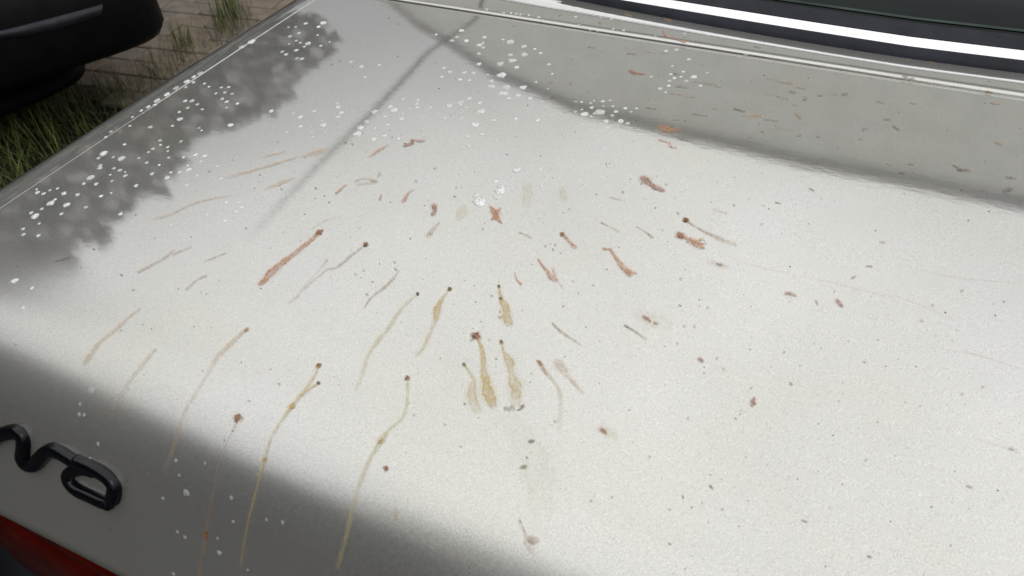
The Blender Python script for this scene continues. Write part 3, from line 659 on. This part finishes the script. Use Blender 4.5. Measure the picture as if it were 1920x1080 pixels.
# finer dirt between the marks that nobody could count
V, Fc, U = [], [], []
for i in range(520):
    px, py = random.uniform(0, 1920), random.uniform(0, 1080)
    if random.random() < .35: px, py = random.gauss(1000, 420), random.gauss(330, 190)
    h = at(px, py)
    if not h or h[0].x < -.72: continue
    loc, nor, dist = h; r = random.uniform(.3, .75) * dist / F * 1.3; t = nor.orthogonal().normalized(); s = t.cross(nor); an0 = random.uniform(0, 6.28); st = random.uniform(1, 2.6)
    b = len(V)
    V.append(loc + nor * .0006)
    for k in range(5):
        a = 2 * math.pi * k / 5; c_, s_ = math.cos(a) * st, math.sin(a)
        V.append(loc + nor * .0002 + (t * (c_ * math.cos(an0) - s_ * math.sin(an0)) + s * (c_ * math.sin(an0) + s_ * math.cos(an0))) * r * random.uniform(.7, 1.2))
    for k in range(5): Fc.append((b, b + 1 + k, b + 1 + (k + 1) % 5))
tag(mesh_obj('dust_grains', V, Fc, simple('dust_grain', (.13, .085, .05), .8, .5, 300)), 'fine dust grains sprinkled all over the boot lid', 'dust', kind='stuff')

# ------------------------------------------------------------------ pale drops
def drop_mesh(seed):
    rnd = random.Random(seed); v, f = [], []; n = 12
    ph = [1 + rnd.uniform(-.26, .22) for _ in range(n)]
    for r, h in ((1.05, -.06), (1, .08), (.84, .30), (.50, .46)):
        for k in range(n):
            a = 2 * math.pi * k / n; q = ph[k] if r > .6 else (1 + ph[k]) / 2
            v.append((math.cos(a) * r * q, math.sin(a) * r * q, h))
    v.append((0, 0, .51))
    for i in range(3):
        for k in range(n): f.append((i * n + k, i * n + (k + 1) % n, (i + 1) * n + (k + 1) % n, (i + 1) * n + k))
    for k in range(n): f.append((3 * n + k, 3 * n + (k + 1) % n, 4 * n))
    me = bpy.data.meshes.new('drop'); me.from_pydata(v, [], f); me.shade_smooth(); me.materials.append(WHITEDROP); return me
DM = [drop_mesh(i) for i in range(6)]
def put_drop(px, py, wpx, label, group, hx=.42, ang=None, el=1.0):
    h = at(px, py)
    if not h: return
    loc, nor, dist = h; r = wpx * dist / F / 2
    o = bpy.data.objects.new('water_drop', random.choice(DM)); COL.objects.link(o)
    q = nor.to_track_quat('Z', 'Y').to_matrix().to_4x4()
    o.matrix_world = Matrix.Translation(loc) @ q @ Matrix.Rotation(random.uniform(0, 6.28) if ang is None else ang, 4, 'Z') @ Matrix.Diagonal((r * el, r, r * .8, 1))
    o.material_slots[0].link = 'OBJECT'; o.material_slots[0].material = FAINTDROP if 'rear face' in label else WHITEDROP
    tag(o, label, 'drop', group)
def drops(scale, ox, oy, lst, label, group):
    for q in lst:
        s = q[2] if len(q) > 2 else 0
        put_drop(ox + q[0] / scale, oy + q[1] / scale, (6.6, 11.0, 16.0)[s] * random.uniform(.7, 1.25) * (1.3 if 'upper centre' in label or 'cluster' in label else 1), label, group)
LEFT = ('small pale water drop on the grey left edge of the lid', 'pale drops on the left edge')
UPL = ('small pale water drop on the upper left of the lid', 'pale drops on the upper left')
MID = ('small pale water drop near the diagonal reflection line, upper centre', 'pale drops in the upper centre')
UPR = ('small pale water drop on the upper right of the lid', 'pale drops on the upper right')
DECK = ('tiny pale drop on the panel strip below the rear window', 'tiny drops along the panel strip')
BIG = ('pale drop in the cluster above the rust cross mark', 'pale drops above the cross mark')
LOW = ('small pale drop on the dark rear face near the emblem', 'pale drops on the dark rear face')
# along the seam: elongated
for x, y, wd in [(1415, 235, 13), (1360, 265, 9), (1125, 412, 9), (1090, 432, 8), (1050, 458, 9), (990, 495, 9), (940, 530, 9), (885, 565, 10), (835, 600, 7), (795, 622, 6)]:
    put_drop(x / 3, y / 3, wd, 'pale elongated drop caught in the seam at the left of the lid', 'drops caught in the left seam', ang=.3, el=1.3)
for x, y, wd in [(215, 395, 16), (155, 430, 11), (110, 470, 17), (290, 330, 7)]:
    put_drop(x / 3, y / 3 - (0), wd, 'pale elongated drop caught in the seam at the left of the lid', 'drops caught in the left seam', ang=.3, el=1.4)
drops(3, 0, 0, [(870, 590), (745, 658), (730, 708), (845, 715), (625, 740), (595, 770), (700, 812), (580, 865, 1), (553, 890), (635, 885), (680, 893, 1), (780, 890), (565, 930), (562, 945), (640, 947), (675, 957), (703, 968), (705, 988), (620, 983), (895, 928), (855, 978), (510, 998, 1), (470, 1033), (540, 1035, 1), (630, 1018), (765, 1042)], *LEFT)
drops(3, 0, 320, [(205, 105), (245, 130), (280, 110), (323, 100), (210, 123), (360, 128, 1), (310, 162), (285, 183, 1), (375, 192, 1), (435, 135), (567, 143), (625, 125), (482, 205), (235, 215), (195, 258, 1), (175, 237), (345, 243), (130, 327), (130, 360), (215, 365), (220, 297), (80, 620, 1), (130, 770), (180, 660)], *LEFT)
drops(3, 0, 0, [(940, 998, 1), (960, 970), (1010, 968), (1060, 955, 1), (1055, 930), (1030, 885), (1100, 870), (1150, 877, 1), (1130, 908), (1108, 988), (1240, 1005), (1055, 1042), (1010, 670, 1), (970, 708), (1008, 630), (1295, 703, 1), (1120, 720), (1135, 733), (900, 790), (1018, 795), (903, 815), (943, 828), (943, 850), (860, 837), (835, 855), (948, 887), (825, 915), (1080, 567, 1), (1042, 568), (1110, 587), (1055, 607), (1138, 615), (1150, 470), (1175, 488), (1088, 463), (1045, 490), (1245, 492), (1285, 490), (1215, 525), (1265, 520), (1305, 528), (1250, 557, 1), (1275, 572), (1275, 605), (1335, 583), (1220, 935)], *UPL)
drops(3, 0, 320, [(765, 85), (1045, 80), (1178, 120), (678, 243), (1270, 178), (1345, 178), (1325, 230, 1), (1262, 283, 1), (1165, 245), (960, 305), (1360, 205)], *UPL)
drops(3.375, 440, 0, [(560, 145, 1), (450, 148), (385, 170), (340, 173), (530, 170), (405, 210), (350, 230), (525, 222), (390, 257), (465, 275, 1), (415, 270), (440, 295), (390, 318, 1), (345, 278), (300, 328), (325, 345), (395, 370), (425, 372), (545, 290), (600, 265), (230, 703, 1), (505, 703, 1), (415, 740, 1), (370, 717), (550, 762), (560, 792, 1), (415, 800, 1), (325, 838), (490, 832), (570, 838), (490, 868, 1)], *UPL)
drops(3.375, 440, 0, [(655, 677), (650, 655), (675, 712), (655, 740), (735, 393), (915, 412), (800, 422), (825, 487), (885, 707, 1), (1010, 697, 1), (1065, 628), (985, 675), (1155, 635), (1150, 657), (1105, 687), (1155, 678), (1240, 680), (1065, 717), (1055, 750), (955, 737), (835, 770, 1), (795, 808, 1), (775, 847, 1), (885, 812), (965, 787), (880, 880), (945, 860), (1035, 877), (1360, 668, 1), (1430, 650, 1), (1485, 622), (1465, 680), (1560, 705, 1), (1435, 747), (1330, 748), (1525, 788, 1), (1640, 760), (1565, 848), (1470, 860), (1780, 750), (1835, 345, 1), (1755, 383, 1), (1785, 425), (1680, 405, 1), (1690, 475, 2), (1625, 513, 1), (1625, 547, 1), (1720, 553, 2), (1825, 553, 1), (1700, 592, 1), (1795, 603), (1870, 622), (1455, 458), (1510, 462), (1360, 455), (1485, 507), (1425, 503), (1325, 430), (1545, 340), (1545, 405), (1580, 235), (1570, 272), (1575, 300), (1548, 285), (1745, 265, 1), (1700, 250), (1830, 293), (1375, 257), (1275, 218), (1435, 193), (1405, 235), (1465, 258), (1745, 347), (1600, 473), (1550, 650), (1735, 620), (1310, 487)], *MID)
drops(3.177, 900, 0, [(680, 600), (732, 603), (775, 598), (735, 632), (790, 632), (605, 607), (572, 605), (660, 613), (665, 640), (715, 668, 2), (810, 665, 1), (787, 687), (680, 675), (622, 680, 1), (607, 652), (570, 665), (660, 692), (865, 645), (933, 645), (900, 665), (750, 722, 1), (840, 722, 1), (780, 747), (820, 748), (880, 735), (605, 740), (675, 812), (760, 760), (340, 718, 1), (425, 685, 1), (360, 608), (298, 583), (225, 567), (212, 708), (1210, 427, 0), (1270, 458, 1), (1355, 433, 0), (1135, 442), (1195, 457), (1128, 482), (1230, 482), (1125, 510), (1158, 465), (1145, 392), (1105, 550), (1073, 528), (1313, 510), (1170, 297), (1107, 303), (1245, 353), (1020, 457), (1585, 328, 1), (325, 292), (360, 315), (260, 277), (410, 383), (430, 440), (333, 488), (405, 528)], *UPR)
for x, y in [(40, 55), (140, 77), (185, 77), (215, 82), (240, 85), (290, 90), (350, 102), (570, 100), (590, 148), (655, 180), (700, 183), (795, 172), (855, 180), (785, 112), (1218, 200), (1045, 215), (720, 103), (680, 75), (1360, 208)]:
    put_drop(900 + x / 3.177, y / 3.177, 5, *DECK)
drops(2.7, 800, 240, [(350, 270, 1), (430, 268), (455, 213, 1), (575, 210), (375, 313, 2), (362, 348, 2), (250, 340, 1), (268, 375, 2), (235, 290), (215, 90, 1), (298, 197), (390, 427), (460, 298), (580, 292)], *BIG)
drops(2.7, 0, 680, [(460, 140, 1), (405, 210), (425, 265), (400, 262), (497, 412), (457, 485), (907, 570), (890, 495), (1037, 510), (943, 660, 1), (825, 688), (1170, 685), (1180, 805), (898, 857), (937, 885), (1110, 963, 1), (1102, 890), (878, 1070), (1255, 1050)], *LOW)
drops(2.076, 400, 560, [(78, 868), (207, 862), (270, 872), (25, 990)], *LOW)

# each small mark is told apart by the landmark it lies beside
LM = [('the rust cross mark', 929, 402), ('the thick red brown smear', 1225, 346), ('the forked rust splash', 1298, 454), ('the bird foot streak', 1162, 490), ('the strong ochre streak', 908, 690),
      ('the longest rust streak', 545, 485), ('the tan tadpole smear', 1068, 706), ('the knotted yellowish run', 722, 630), ('the two headed ochre run', 556, 750), ('the bent yellow run', 715, 826),
      ('the black emblem', 120, 880), ('the long tan arc', 362, 385), ('the broad tan smear', 490, 315), ('the red hook mark', 776, 267), ('the rust blotch', 1252, 243), ('the upper rust dash', 1193, 138),
      ('the right edge of the picture', 1860, 330), ('the crooked dark fleck', 1802, 316), ('the rusty leaf shaped mark', 1411, 754), ('the dark red dash', 1482, 551), ('the chrome trim', 1650, 90),
      ('the small rusty right speck', 1574, 570), ('the faint round tan halo', 1225, 600), ('the kink of the diagonal line', 808, 92), ('the left seam', 400, 125), ('the emblem side shoulder', 60, 330),
      ('the round headed run', 425, 830), ('the thick ended brown streak', 1462, 153), ('the lower right corner', 1800, 980), ('the curled brown mark', 690, 340), ('the head of the diagonal line', 905, 20), ('the faint wash low down', 1008, 900)]
bpy.context.view_layer.update()
def to_px(p):
    q = np.array(p - CAMP) @ RM; return 960 + F * q[0] / q[2], 540 + F * q[1] / q[2]
buckets = {}
for o in list(COL.objects):
    g_ = o.get('group')
    if not g_ or o.get('category') not in ('drop', 'fleck', 'speck'): continue
    x, y = to_px(o.matrix_world.translation); nm, lx, ly = min(LM, key=lambda q: (q[1] - x) ** 2 + ((q[2] - y) * 1.4) ** 2)
    dx, dy = x - lx, y - ly
    where = ('right of' if dx > 0 else 'left of') if abs(dx) > abs(dy) * 1.2 else ('below' if dy > 0 else 'above')
    buckets.setdefault((o['category'], where, nm), []).append((x, y, o))
ADJ = {'drop': 'pale water drop', 'fleck': 'small brown fleck', 'speck': 'tiny black speck'}
ORD = ['first', 'second', 'third', 'fourth', 'fifth', 'sixth', 'seventh', 'eighth', 'ninth', 'tenth', 'eleventh', 'twelfth', 'thirteenth', 'fourteenth', 'fifteenth', 'sixteenth', 'seventeenth', 'eighteenth', 'nineteenth', 'twentieth'] + ['twenty-' + q for q in ('first', 'second', 'third', 'fourth', 'fifth', 'sixth', 'seventh', 'eighth', 'ninth')]
for (ct, where, nm), lst in buckets.items():
    lst.sort(key=lambda q: q[0])
    for i, (x, y, o) in enumerate(lst):
        if len(lst) == 1: o['label'] = 'single %s %s %s' % (ADJ[ct], where, nm)
        else: o['label'] = '%s %s %s, %s from the left' % (ADJ[ct], where, nm, ORD[min(i, len(ORD) - 1)])

# ------------------------------------------------------------------ ground
def sheet(name, x0, x1, y0, y1, z, m, kind='structure', n=1):
    v, f = grid([[Vector((x0 + (x1 - x0) * j / n, y0 + (y1 - y0) * i / n, z)) for j in range(n + 1)] for i in range(n + 1)])
    o = mesh_obj(name, v, f, m); o['kind'] = kind; return o
sheet('ground', -120, 120, -120, 120, 0, simple('earth_and_grass', (.020, .019, .018), .95, .4, 2.2, .5, .2))
pav = sheet('paving', -3.7, -1.2, 1.60, 3.8, .006, simple('joint_sand', (.055, .045, .035), .95, .3, 60, .5, .2))
PA = math.radians(7.5); PO = Vector((-2.78, 1.86))
brick_mats = [simple('paver_clay_%s' % k, c, .85, .28, 14, .6, .25, bscale=160) for k, c in (('tan', (.19, .155, .12)), ('rose', (.18, .145, .115)), ('grey', (.165, .145, .12)))]
def brick_mesh(m, seed):
    rnd = random.Random(seed); v, f = [], []; s = (.196, .100, .05)
    for zz, k in ((-.05, 0), (-.004, 0), (0, .004)):
        for dx, dy in ((-1, -1), (1, -1), (1, 1), (-1, 1)): v.append((dx * (s[0] / 2 - k) + rnd.uniform(-.001, .001), dy * (s[1] / 2 - k) + rnd.uniform(-.001, .001), zz))
    for r in (0, 4):
        for k in range(4): f.append((r + k, r + (k + 1) % 4, r + 4 + (k + 1) % 4, r + 4 + k))
    f.append((8, 9, 10, 11)); me = bpy.data.meshes.new('paver'); me.from_pydata(v, [], f); me.materials.append(m); return me
BM = [brick_mesh(m, i) for i, m in enumerate(brick_mats * 2)]
for r in range(-3, 16):
    for c in range(-5, 7):
        lx = (c + (.5 if r % 2 else 0)) * .2 + .02; ly = .0525 + r * .105
        x = PO.x + lx * math.cos(PA) - ly * math.sin(PA); y = PO.y + lx * math.sin(PA) + ly * math.cos(PA)
        if not (-3.65 < x < -1.3 and 1.62 < y < 3.7): continue
        o = bpy.data.objects.new('paver', random.choice(BM)); COL.objects.link(o); o.parent = pav
        o.location = (x, y, .012 + random.uniform(-.002, .003)); o.rotation_euler = (random.uniform(-.01, .01), random.uniform(-.01, .01), PA + random.uniform(-.01, .01))

# grass
def grass_mat(name, a, b_):
    m, nt, b = mat(name); tcn = nd(nt, 'ShaderNodeTexCoord'); n = noise(nt, 25, 2, .5, tcn.outputs['Object'])
    r = ramp(nt, n.outputs[0], [(.35, a), (.65, b_)]); nt.links.new(r.outputs[0], b.inputs['Base Color']); b.inputs['Roughness'].default_value = .6
    b.inputs['Specular IOR Level'].default_value = .2
    return m
GR = grass_mat('grass_blades', (.05, .075, .016), (.17, .20, .06)); GD = grass_mat('dry_grass', (.09, .09, .04), (.20, .18, .10))
def blade(V, Fc, base, hgt, lean, az, w_):
    b = len(V); d = Vector((math.cos(az), math.sin(az), 0)); s = Vector((-d.y, d.x, 0)); n = 6
    for i in range(n + 1):
        t = i / n; c = base + d * lean * t * t + Vector((0, 0, hgt * (t - .28 * t * t * min(1.6, lean / hgt))))
        ww = w_ * (1 - t) ** .7
        V.append(c - s * ww); V.append(c + s * ww)
    for i in range(n): Fc.append((b + 2 * i, b + 2 * i + 1, b + 2 * i + 3, b + 2 * i + 2))
def gpt(px, py, z=0):
    d = ray(px, py); return CAMP + d * ((z - CAMP.z) / d.z)
V, Fc = [], []
for i in range(5200):
    x = random.uniform(-3.9, -1.5); y = random.uniform(.3, 1.66 + (x + 2.78) * .13)
    if y > 1.5 and random.random() < .5: continue
    blade(V, Fc, Vector((x, y, 0)), random.uniform(.05, .20) * (1 if y < 1.45 else .55), random.uniform(.02, .16), random.uniform(0, 6.28), random.uniform(.0012, .003))
tag(mesh_obj('grass', V, Fc, GR), 'long dark green grass drooping beside the paving at the left', 'grass', kind='stuff')
V, Fc = [], []
for i in range(700):
    px, py = random.choice([(425, 60), (300, 140), (350, 95), (120, 215), (160, 195), (40, 250), (230, 170), (440, 30)]); p = gpt(px + random.gauss(0, 22), py + random.gauss(0, 14) + 10)
    blade(V, Fc, Vector((p.x, p.y, .01)), random.uniform(.04, .16), random.uniform(.01, .09), random.uniform(0, 6.28), random.uniform(.0008, .002))
tag(mesh_obj('dry_grass', V, Fc, GD), 'pale dry grass wisps growing over the paver joints', 'grass', kind='stuff')
for px, py, hh, lab in [(418, 62, .26, 'tall upright green grass tuft at the far end of the paving'), (352, 92, .14, 'small green weed tuft between pavers beside the car'), (440, 40, .22, 'thin dark grass stalk tuft at the far corner of the paving')]:
    V, Fc = [], []; p = gpt(px, py)
    for i in range(14 if hh > .25 else 22): blade(V, Fc, Vector((p.x + random.gauss(0, .02), p.y + random.gauss(0, .02), .01)), hh * random.uniform(.6, 1), random.uniform(.01, .06 if hh > .2 else .1), random.uniform(0, 6.28), random.uniform(.0018, .0035))
    tag(mesh_obj('grass_tuft', V, Fc, GR), lab, 'grass tuft')

# ------------------------------------------------------------------ black car parked in the shade at the left
BC = simple('black_body', (.006, .006, .007), .55, .3, 20, .1, .12); BG = simple('lip_sheen', (.034, .034, .043), .6, .25, 30, .2, .2)
bc = tag(empty('black_car', (-4.4, 1.9, 0)), 'black car bumper corner in deep shade beyond the paving, top left', 'car')
def cpart(name, v, f, m, smooth=True):
    o = mesh_obj(name, v, f, m, bc, smooth); o.matrix_parent_inverse = Matrix.Translation((-4.4, 1.9, 0)).inverted(); return o
def corner(name, prof, m, p_tip, p_low, z_tip):
    """plan outline swept through heights; rounded corner near p_tip, side running to p_low"""
    rows = []
    for inset, z in prof:
        r = []
        for k in range(-14, 15):
            t = k / 14
            if t < 0:   # long side going left/back
                q = p_tip + (Vector((p_tip.x - 2.6, p_tip.y + .95)) - p_tip) * (-t) ** 1.5
                q += Vector((-.05, .10)) * 0
            else:
                q = p_tip + (p_low - p_tip) * t ** 1.2
            dirv = (Vector((p_tip.x - 1.5, p_tip.y + .2)) - q).normalized(); r.append(Vector((q.x + dirv.x * (inset + .10 * math.exp(-(t * 3) ** 2) * .5), q.y + dirv.y * inset, z)))
        for _ in range(14): r = [r[0]] + [(r[i - 1] + r[i] * 2 + r[i + 1]) / 4 for i in range(1, len(r) - 1)] + [r[-1]]
        rows.append(r)
    v, f = grid(rows); return cpart(name, v, f, m)
def v2(p): return Vector((p.x, p.y))
a = v2(gpt(378, 48, .36)); b = v2(gpt(-150, 200, .36))
bump_off = Vector((0, 0, 0))
bump = corner('front_bumper', [(.6, .33), (.03, .33), (0, .36), (0, .50), (.02, .60), (.10, .66), (.35, .70), (1.0, .72), (1.6, .74)], BC, a, b, .4)
a2 = v2(gpt(212, 132, .16)); b2 = v2(gpt(-120, 262, .16))
corner('bumper_lip', [(.7, .14), (.02, .14), (0, .155), (0, .18), (.03, .20), (.10, .22), (.25, .28), (.40, .40)], BC, a2, b2, .16)
# bumper lip catching the sky, its sheen painted as a lighter grey band
BB = BVHTree.FromPolygons([tuple(q.co) for q in bump.data.vertices], [tuple(p.vertices) for p in bump.data.polygons])
rows = []
for k in range(5):
    r_ = []
    for i in range(16):
        t = i / 15; px = -60 + 252 * t; up = 62 - 54 * max(0, (px + 20) / 212) ** 1.1 if px > -20 else 62; lo = 72 - 44 * max(0, px / 190) ** 1.6 if px > 0 else 72
        d = ray(px, up + (lo - up) * k / 4); h = BB.ray_cast(CAMP - bump_off, d)
        if h[0] is None: h = BB.find_nearest(gpt(px, up, .6) - bump_off)
        r_.append(h[0] + bump_off - d * (.004 + .012 * math.sin(k / 4 * math.pi)))
    rows.append(r_)
v, f = grid(rows); cpart('lip_sheen_band', v, f, BG)
v, f = [], []
for k in range(24):
    an = 2 * math.pi * k / 24
    for yy, rr in ((-.1, .2), (-.1, .31), (.1, .31), (.1, .2)): v.append((-4.3 + rr * math.cos(an), 2.6 + yy, .31 + rr * math.sin(an)))
for k in range(24):
    for j in range(4):
        k2 = (k + 1) % 24; f.append((k * 4 + j, k2 * 4 + j, k2 * 4 + (j + 1) % 4, k * 4 + (j + 1) % 4))
cpart('tyre', v, f, RUBBER)

# ------------------------------------------------------------------ surroundings that the wet paint mirrors
def leaf_mat(name, a, b_): return grass_mat(name, a, b_)
LEAF = leaf_mat('tree_leaves', (.02, .026, .018), (.055, .062, .045)); LEAF2 = leaf_mat('grey_green_leaves', (.24, .238, .245), (.44, .435, .43)); BARK = simple('bark', (.07, .055, .04), .9, .3, 12, .6, .2)
def dirpt(az, el, dist):
    a, e = math.radians(az), math.radians(el); return Vector((-.4 + dist * math.sin(a), .4 + dist * math.cos(a), LID + dist * math.tan(e)))
def tree(loc, blobs, label, group=None, leaf=.13, dens=900, name='tree', hi=1.06, inner=40, lm_=None):
    root = empty(name, loc); V, Fc = [], []
    for c, r in blobs:
        c = Vector(c) - Vector(loc)
        for i in range(int(dens * r * r)):
            d = Vector((random.gauss(0, 1), random.gauss(0, 1), random.gauss(0, 1))).normalized() * r * random.uniform(.55, hi)
            p = c + Vector((d.x, d.y, d.z * .85)); s = leaf * random.uniform(.6, 1.4)
            a = Vector((random.gauss(0, 1), random.gauss(0, 1), random.gauss(0, 1))).normalized(); b2_ = a.orthogonal().normalized()
            k = len(V); V.extend([p - a * s, p + b2_ * s * .5, p + a * s, p - b2_ * s * .5]); Fc.append((k, k + 1, k + 2, k + 3))
        # dense inner mass of twigs and leaves
        for i in range(int(inner * r * r)):
            p = c + Vector((random.uniform(-1, 1), random.uniform(-1, 1), random.uniform(-.8, .8))) * r * .55; s = leaf * 2.6
            a = Vector((random.gauss(0, 1), random.gauss(0, 1), random.gauss(0, 1))).normalized(); b2_ = a.orthogonal().normalized()
            k = len(V); V.extend([p - a * s, p + b2_ * s, p + a * s, p - b2_ * s]); Fc.append((k, k + 1, k + 2, k + 3))
    mesh_obj('crown', V, Fc, lm_ or LEAF, root)
    top = sum((Vector(b[0]) for b in blobs), Vector()) / len(blobs) - Vector(loc)
    v, f = tube([Vector((0, 0, -.05)), top * .3 + Vector((.05, 0, 0)), top * .6, top], [.14, .11, .08, .03], 8); mesh_obj('trunk', v, f, BARK, root)
    tag(root, label, 'tree', group); return root
tree((-8.2, 1.0, 0), [(dirpt(-78, 18, 7), 1.15), (dirpt(-72, 17, 7), 1.2), (dirpt(-66, 16.5, 7), 1.05), (dirpt(-84, 18, 7), 1.3), (dirpt(-75, 5, 7), 1.3), (dirpt(-67, 3, 7), 1.3), (dirpt(-84, 4, 7), 1.3)], 'dark leafy tree left of the car that the wet shoulder mirrors', lm_=LEAF2)
tree((-7.0, 4.2, 0), [(dirpt(-60, 13.5, 7.5), 1.0), (dirpt(-54, 14, 7.5), .95), (dirpt(-49, 11, 7.5), .85), (dirpt(-60, 1, 7.5), 1.1), (dirpt(-52, 0, 7.5), 1.1), (dirpt(-46, -1, 7.5), .9)], 'lower bushy tree beyond the black car', lm_=LEAF2)
tree((-8.0, -2.8, 0), [(dirpt(-95, 12, 7), 1.4), (dirpt(-105, 10, 7), 1.5), (dirpt(-95, 2, 7), 1.4), (dirpt(-105, 0, 7), 1.4), (dirpt(-116, 10, 6.5), 1.5), (dirpt(-116, 0, 6.5), 1.4)], 'broad dark tree behind the left corner of the car')
tree((-4.5, -4.6, 0), [(dirpt(-128, 11, 6), 1.5), (dirpt(-140, 8, 6), 1.5), (dirpt(-128, 0, 6), 1.4), (dirpt(-140, 0, 6), 1.4), (dirpt(-152, 8, 6), 1.4), (dirpt(-152, 0, 6), 1.3)], 'wide bushy tree added behind the car to darken its rear face', hi=1.25, leaf=.07, dens=2200)  # unseen tree, added so the rear face mirrors something dark
tree((-1.8, -4.8, 0), [(dirpt(-160, 24, 5.4), 1.3), (dirpt(-172, 28, 5.2), 1.5), (dirpt(-172, 12, 5.5), 1.6), (dirpt(-165, 0, 5.5), 1.5)], 'tall thin leaved tree added behind the car to soften its rear shading', hi=1.5, dens=1500, inner=0, leaf=.045)  # unseen tree, added and kept sparse to grade the rear edge from light to dark
# house ahead with a gable end
WALL = simple('rendered_wall', (.86, .86, .82), .85, .08, 3, .4, .2, bscale=60); ROOF = simple('roof_edging', (.72, .71, .70), .8, .3, 10, .6, .2); FR = simple('white_frame', (.75, .75, .73), .5, .05, 10)
HY = 8.0
def hp(az, el): a, e = math.radians(az), math.radians(el); d = (HY - .55) / math.cos(a); return Vector((-.2 + d * math.sin(a), HY, LID + d * math.tan(e)))
house = tag(empty('house', (0, HY, 0)), 'pale rendered house with a dark gabled roof beyond the car', 'house')
gl = [hp(-39, 7.5), hp(-37, 13), hp(-32, 21), hp(-25, 26.5), hp(-16, 29.5), hp(-4, 31.5), hp(10, 31), hp(30, 27), hp(45, 18)]
def hpart(n_, v, f, m): 
    o = mesh_obj(n_, v, f, m, house); o.matrix_parent_inverse = Matrix.Translation((0, HY, 0)).inverted(); return o
v = []; f = []
for p in gl: v += [Vector((p.x, HY, 0)), Vector((p.x, HY, p.z - .05))]
for i in range(len(gl) - 1): f.append((2 * i, 2 * i + 2, 2 * i + 3, 2 * i + 1))
k = len(v)
for p in gl: v += [Vector((p.x, HY + 6, 0)), Vector((p.x, HY + 6, p.z - .05))]
for i in range(len(gl) - 1): f.append((k + 2 * i, k + 2 * i + 1, k + 2 * i + 3, k + 2 * i + 2))
f.append((0, 1, k + 1, k)); f.append((k - 2, k - 1, len(v) - 1, len(v) - 2))
hpart('wall', v, f, WALL)
v, f = grid([[Vector((p.x, y, p.z + dz)) for p in gl] for y, dz in ((HY + 6.3, -.04), (HY - .10, -.10), (HY - .12, .0), (HY + 6.3, .03))]); hpart('roof', v, f, ROOF)
# overhead cable mirrored as the dark diagonal line
wire = [(-30, 7, 7.9), (-31, 10.5, 7.4), (-32, 13.5, 7.0), (-36, 17, 6.4), (-38.3, 19.5, 6.1), (-42.3, 23.2, 5.6), (-48, 27, 5.1), (-54, 30.2, 4.7), (-58, 32, 4.4)]
wp = [(dirpt(a_, e_, d_), a_) for a_, e_, d_ in wire]
origins = [(-.48, .88), (-.464, .81), (-.443, .733), (-.45, .663), (-.444, .611), (-.436, .532), (-.432, .442), (-.423, .372), (-.42, .322)]
pts = []
for (a_, e_, d_), (ox, oy) in zip(wire, origins):
    A_, E_ = math.radians(a_), math.radians(e_); pts.append(Vector((ox + d_ * math.sin(A_), oy + d_ * math.cos(A_), LID - .02 + d_ * math.tan(E_))))
path = [Vector(q) for q in smooth_path([tuple(p) for p in pts], 6)]
rad = [.016 + .005 * math.sin(min(1, i / len(path) / .6) * math.pi / 2) if i < len(path) * .62 else .021 * max(.05, 1 - (i - len(path) * .62) / (len(path) * .38)) for i in range(len(path))]
v, f = tube(path, rad, 8); tag(mesh_obj('overhead_cable', v, f, simple('cable_sheath', (.05, .05, .06), .7, .2, 5, 0, .2), None, True), 'black overhead cable whose mirror image crosses the lid as a dark diagonal line', 'cable')
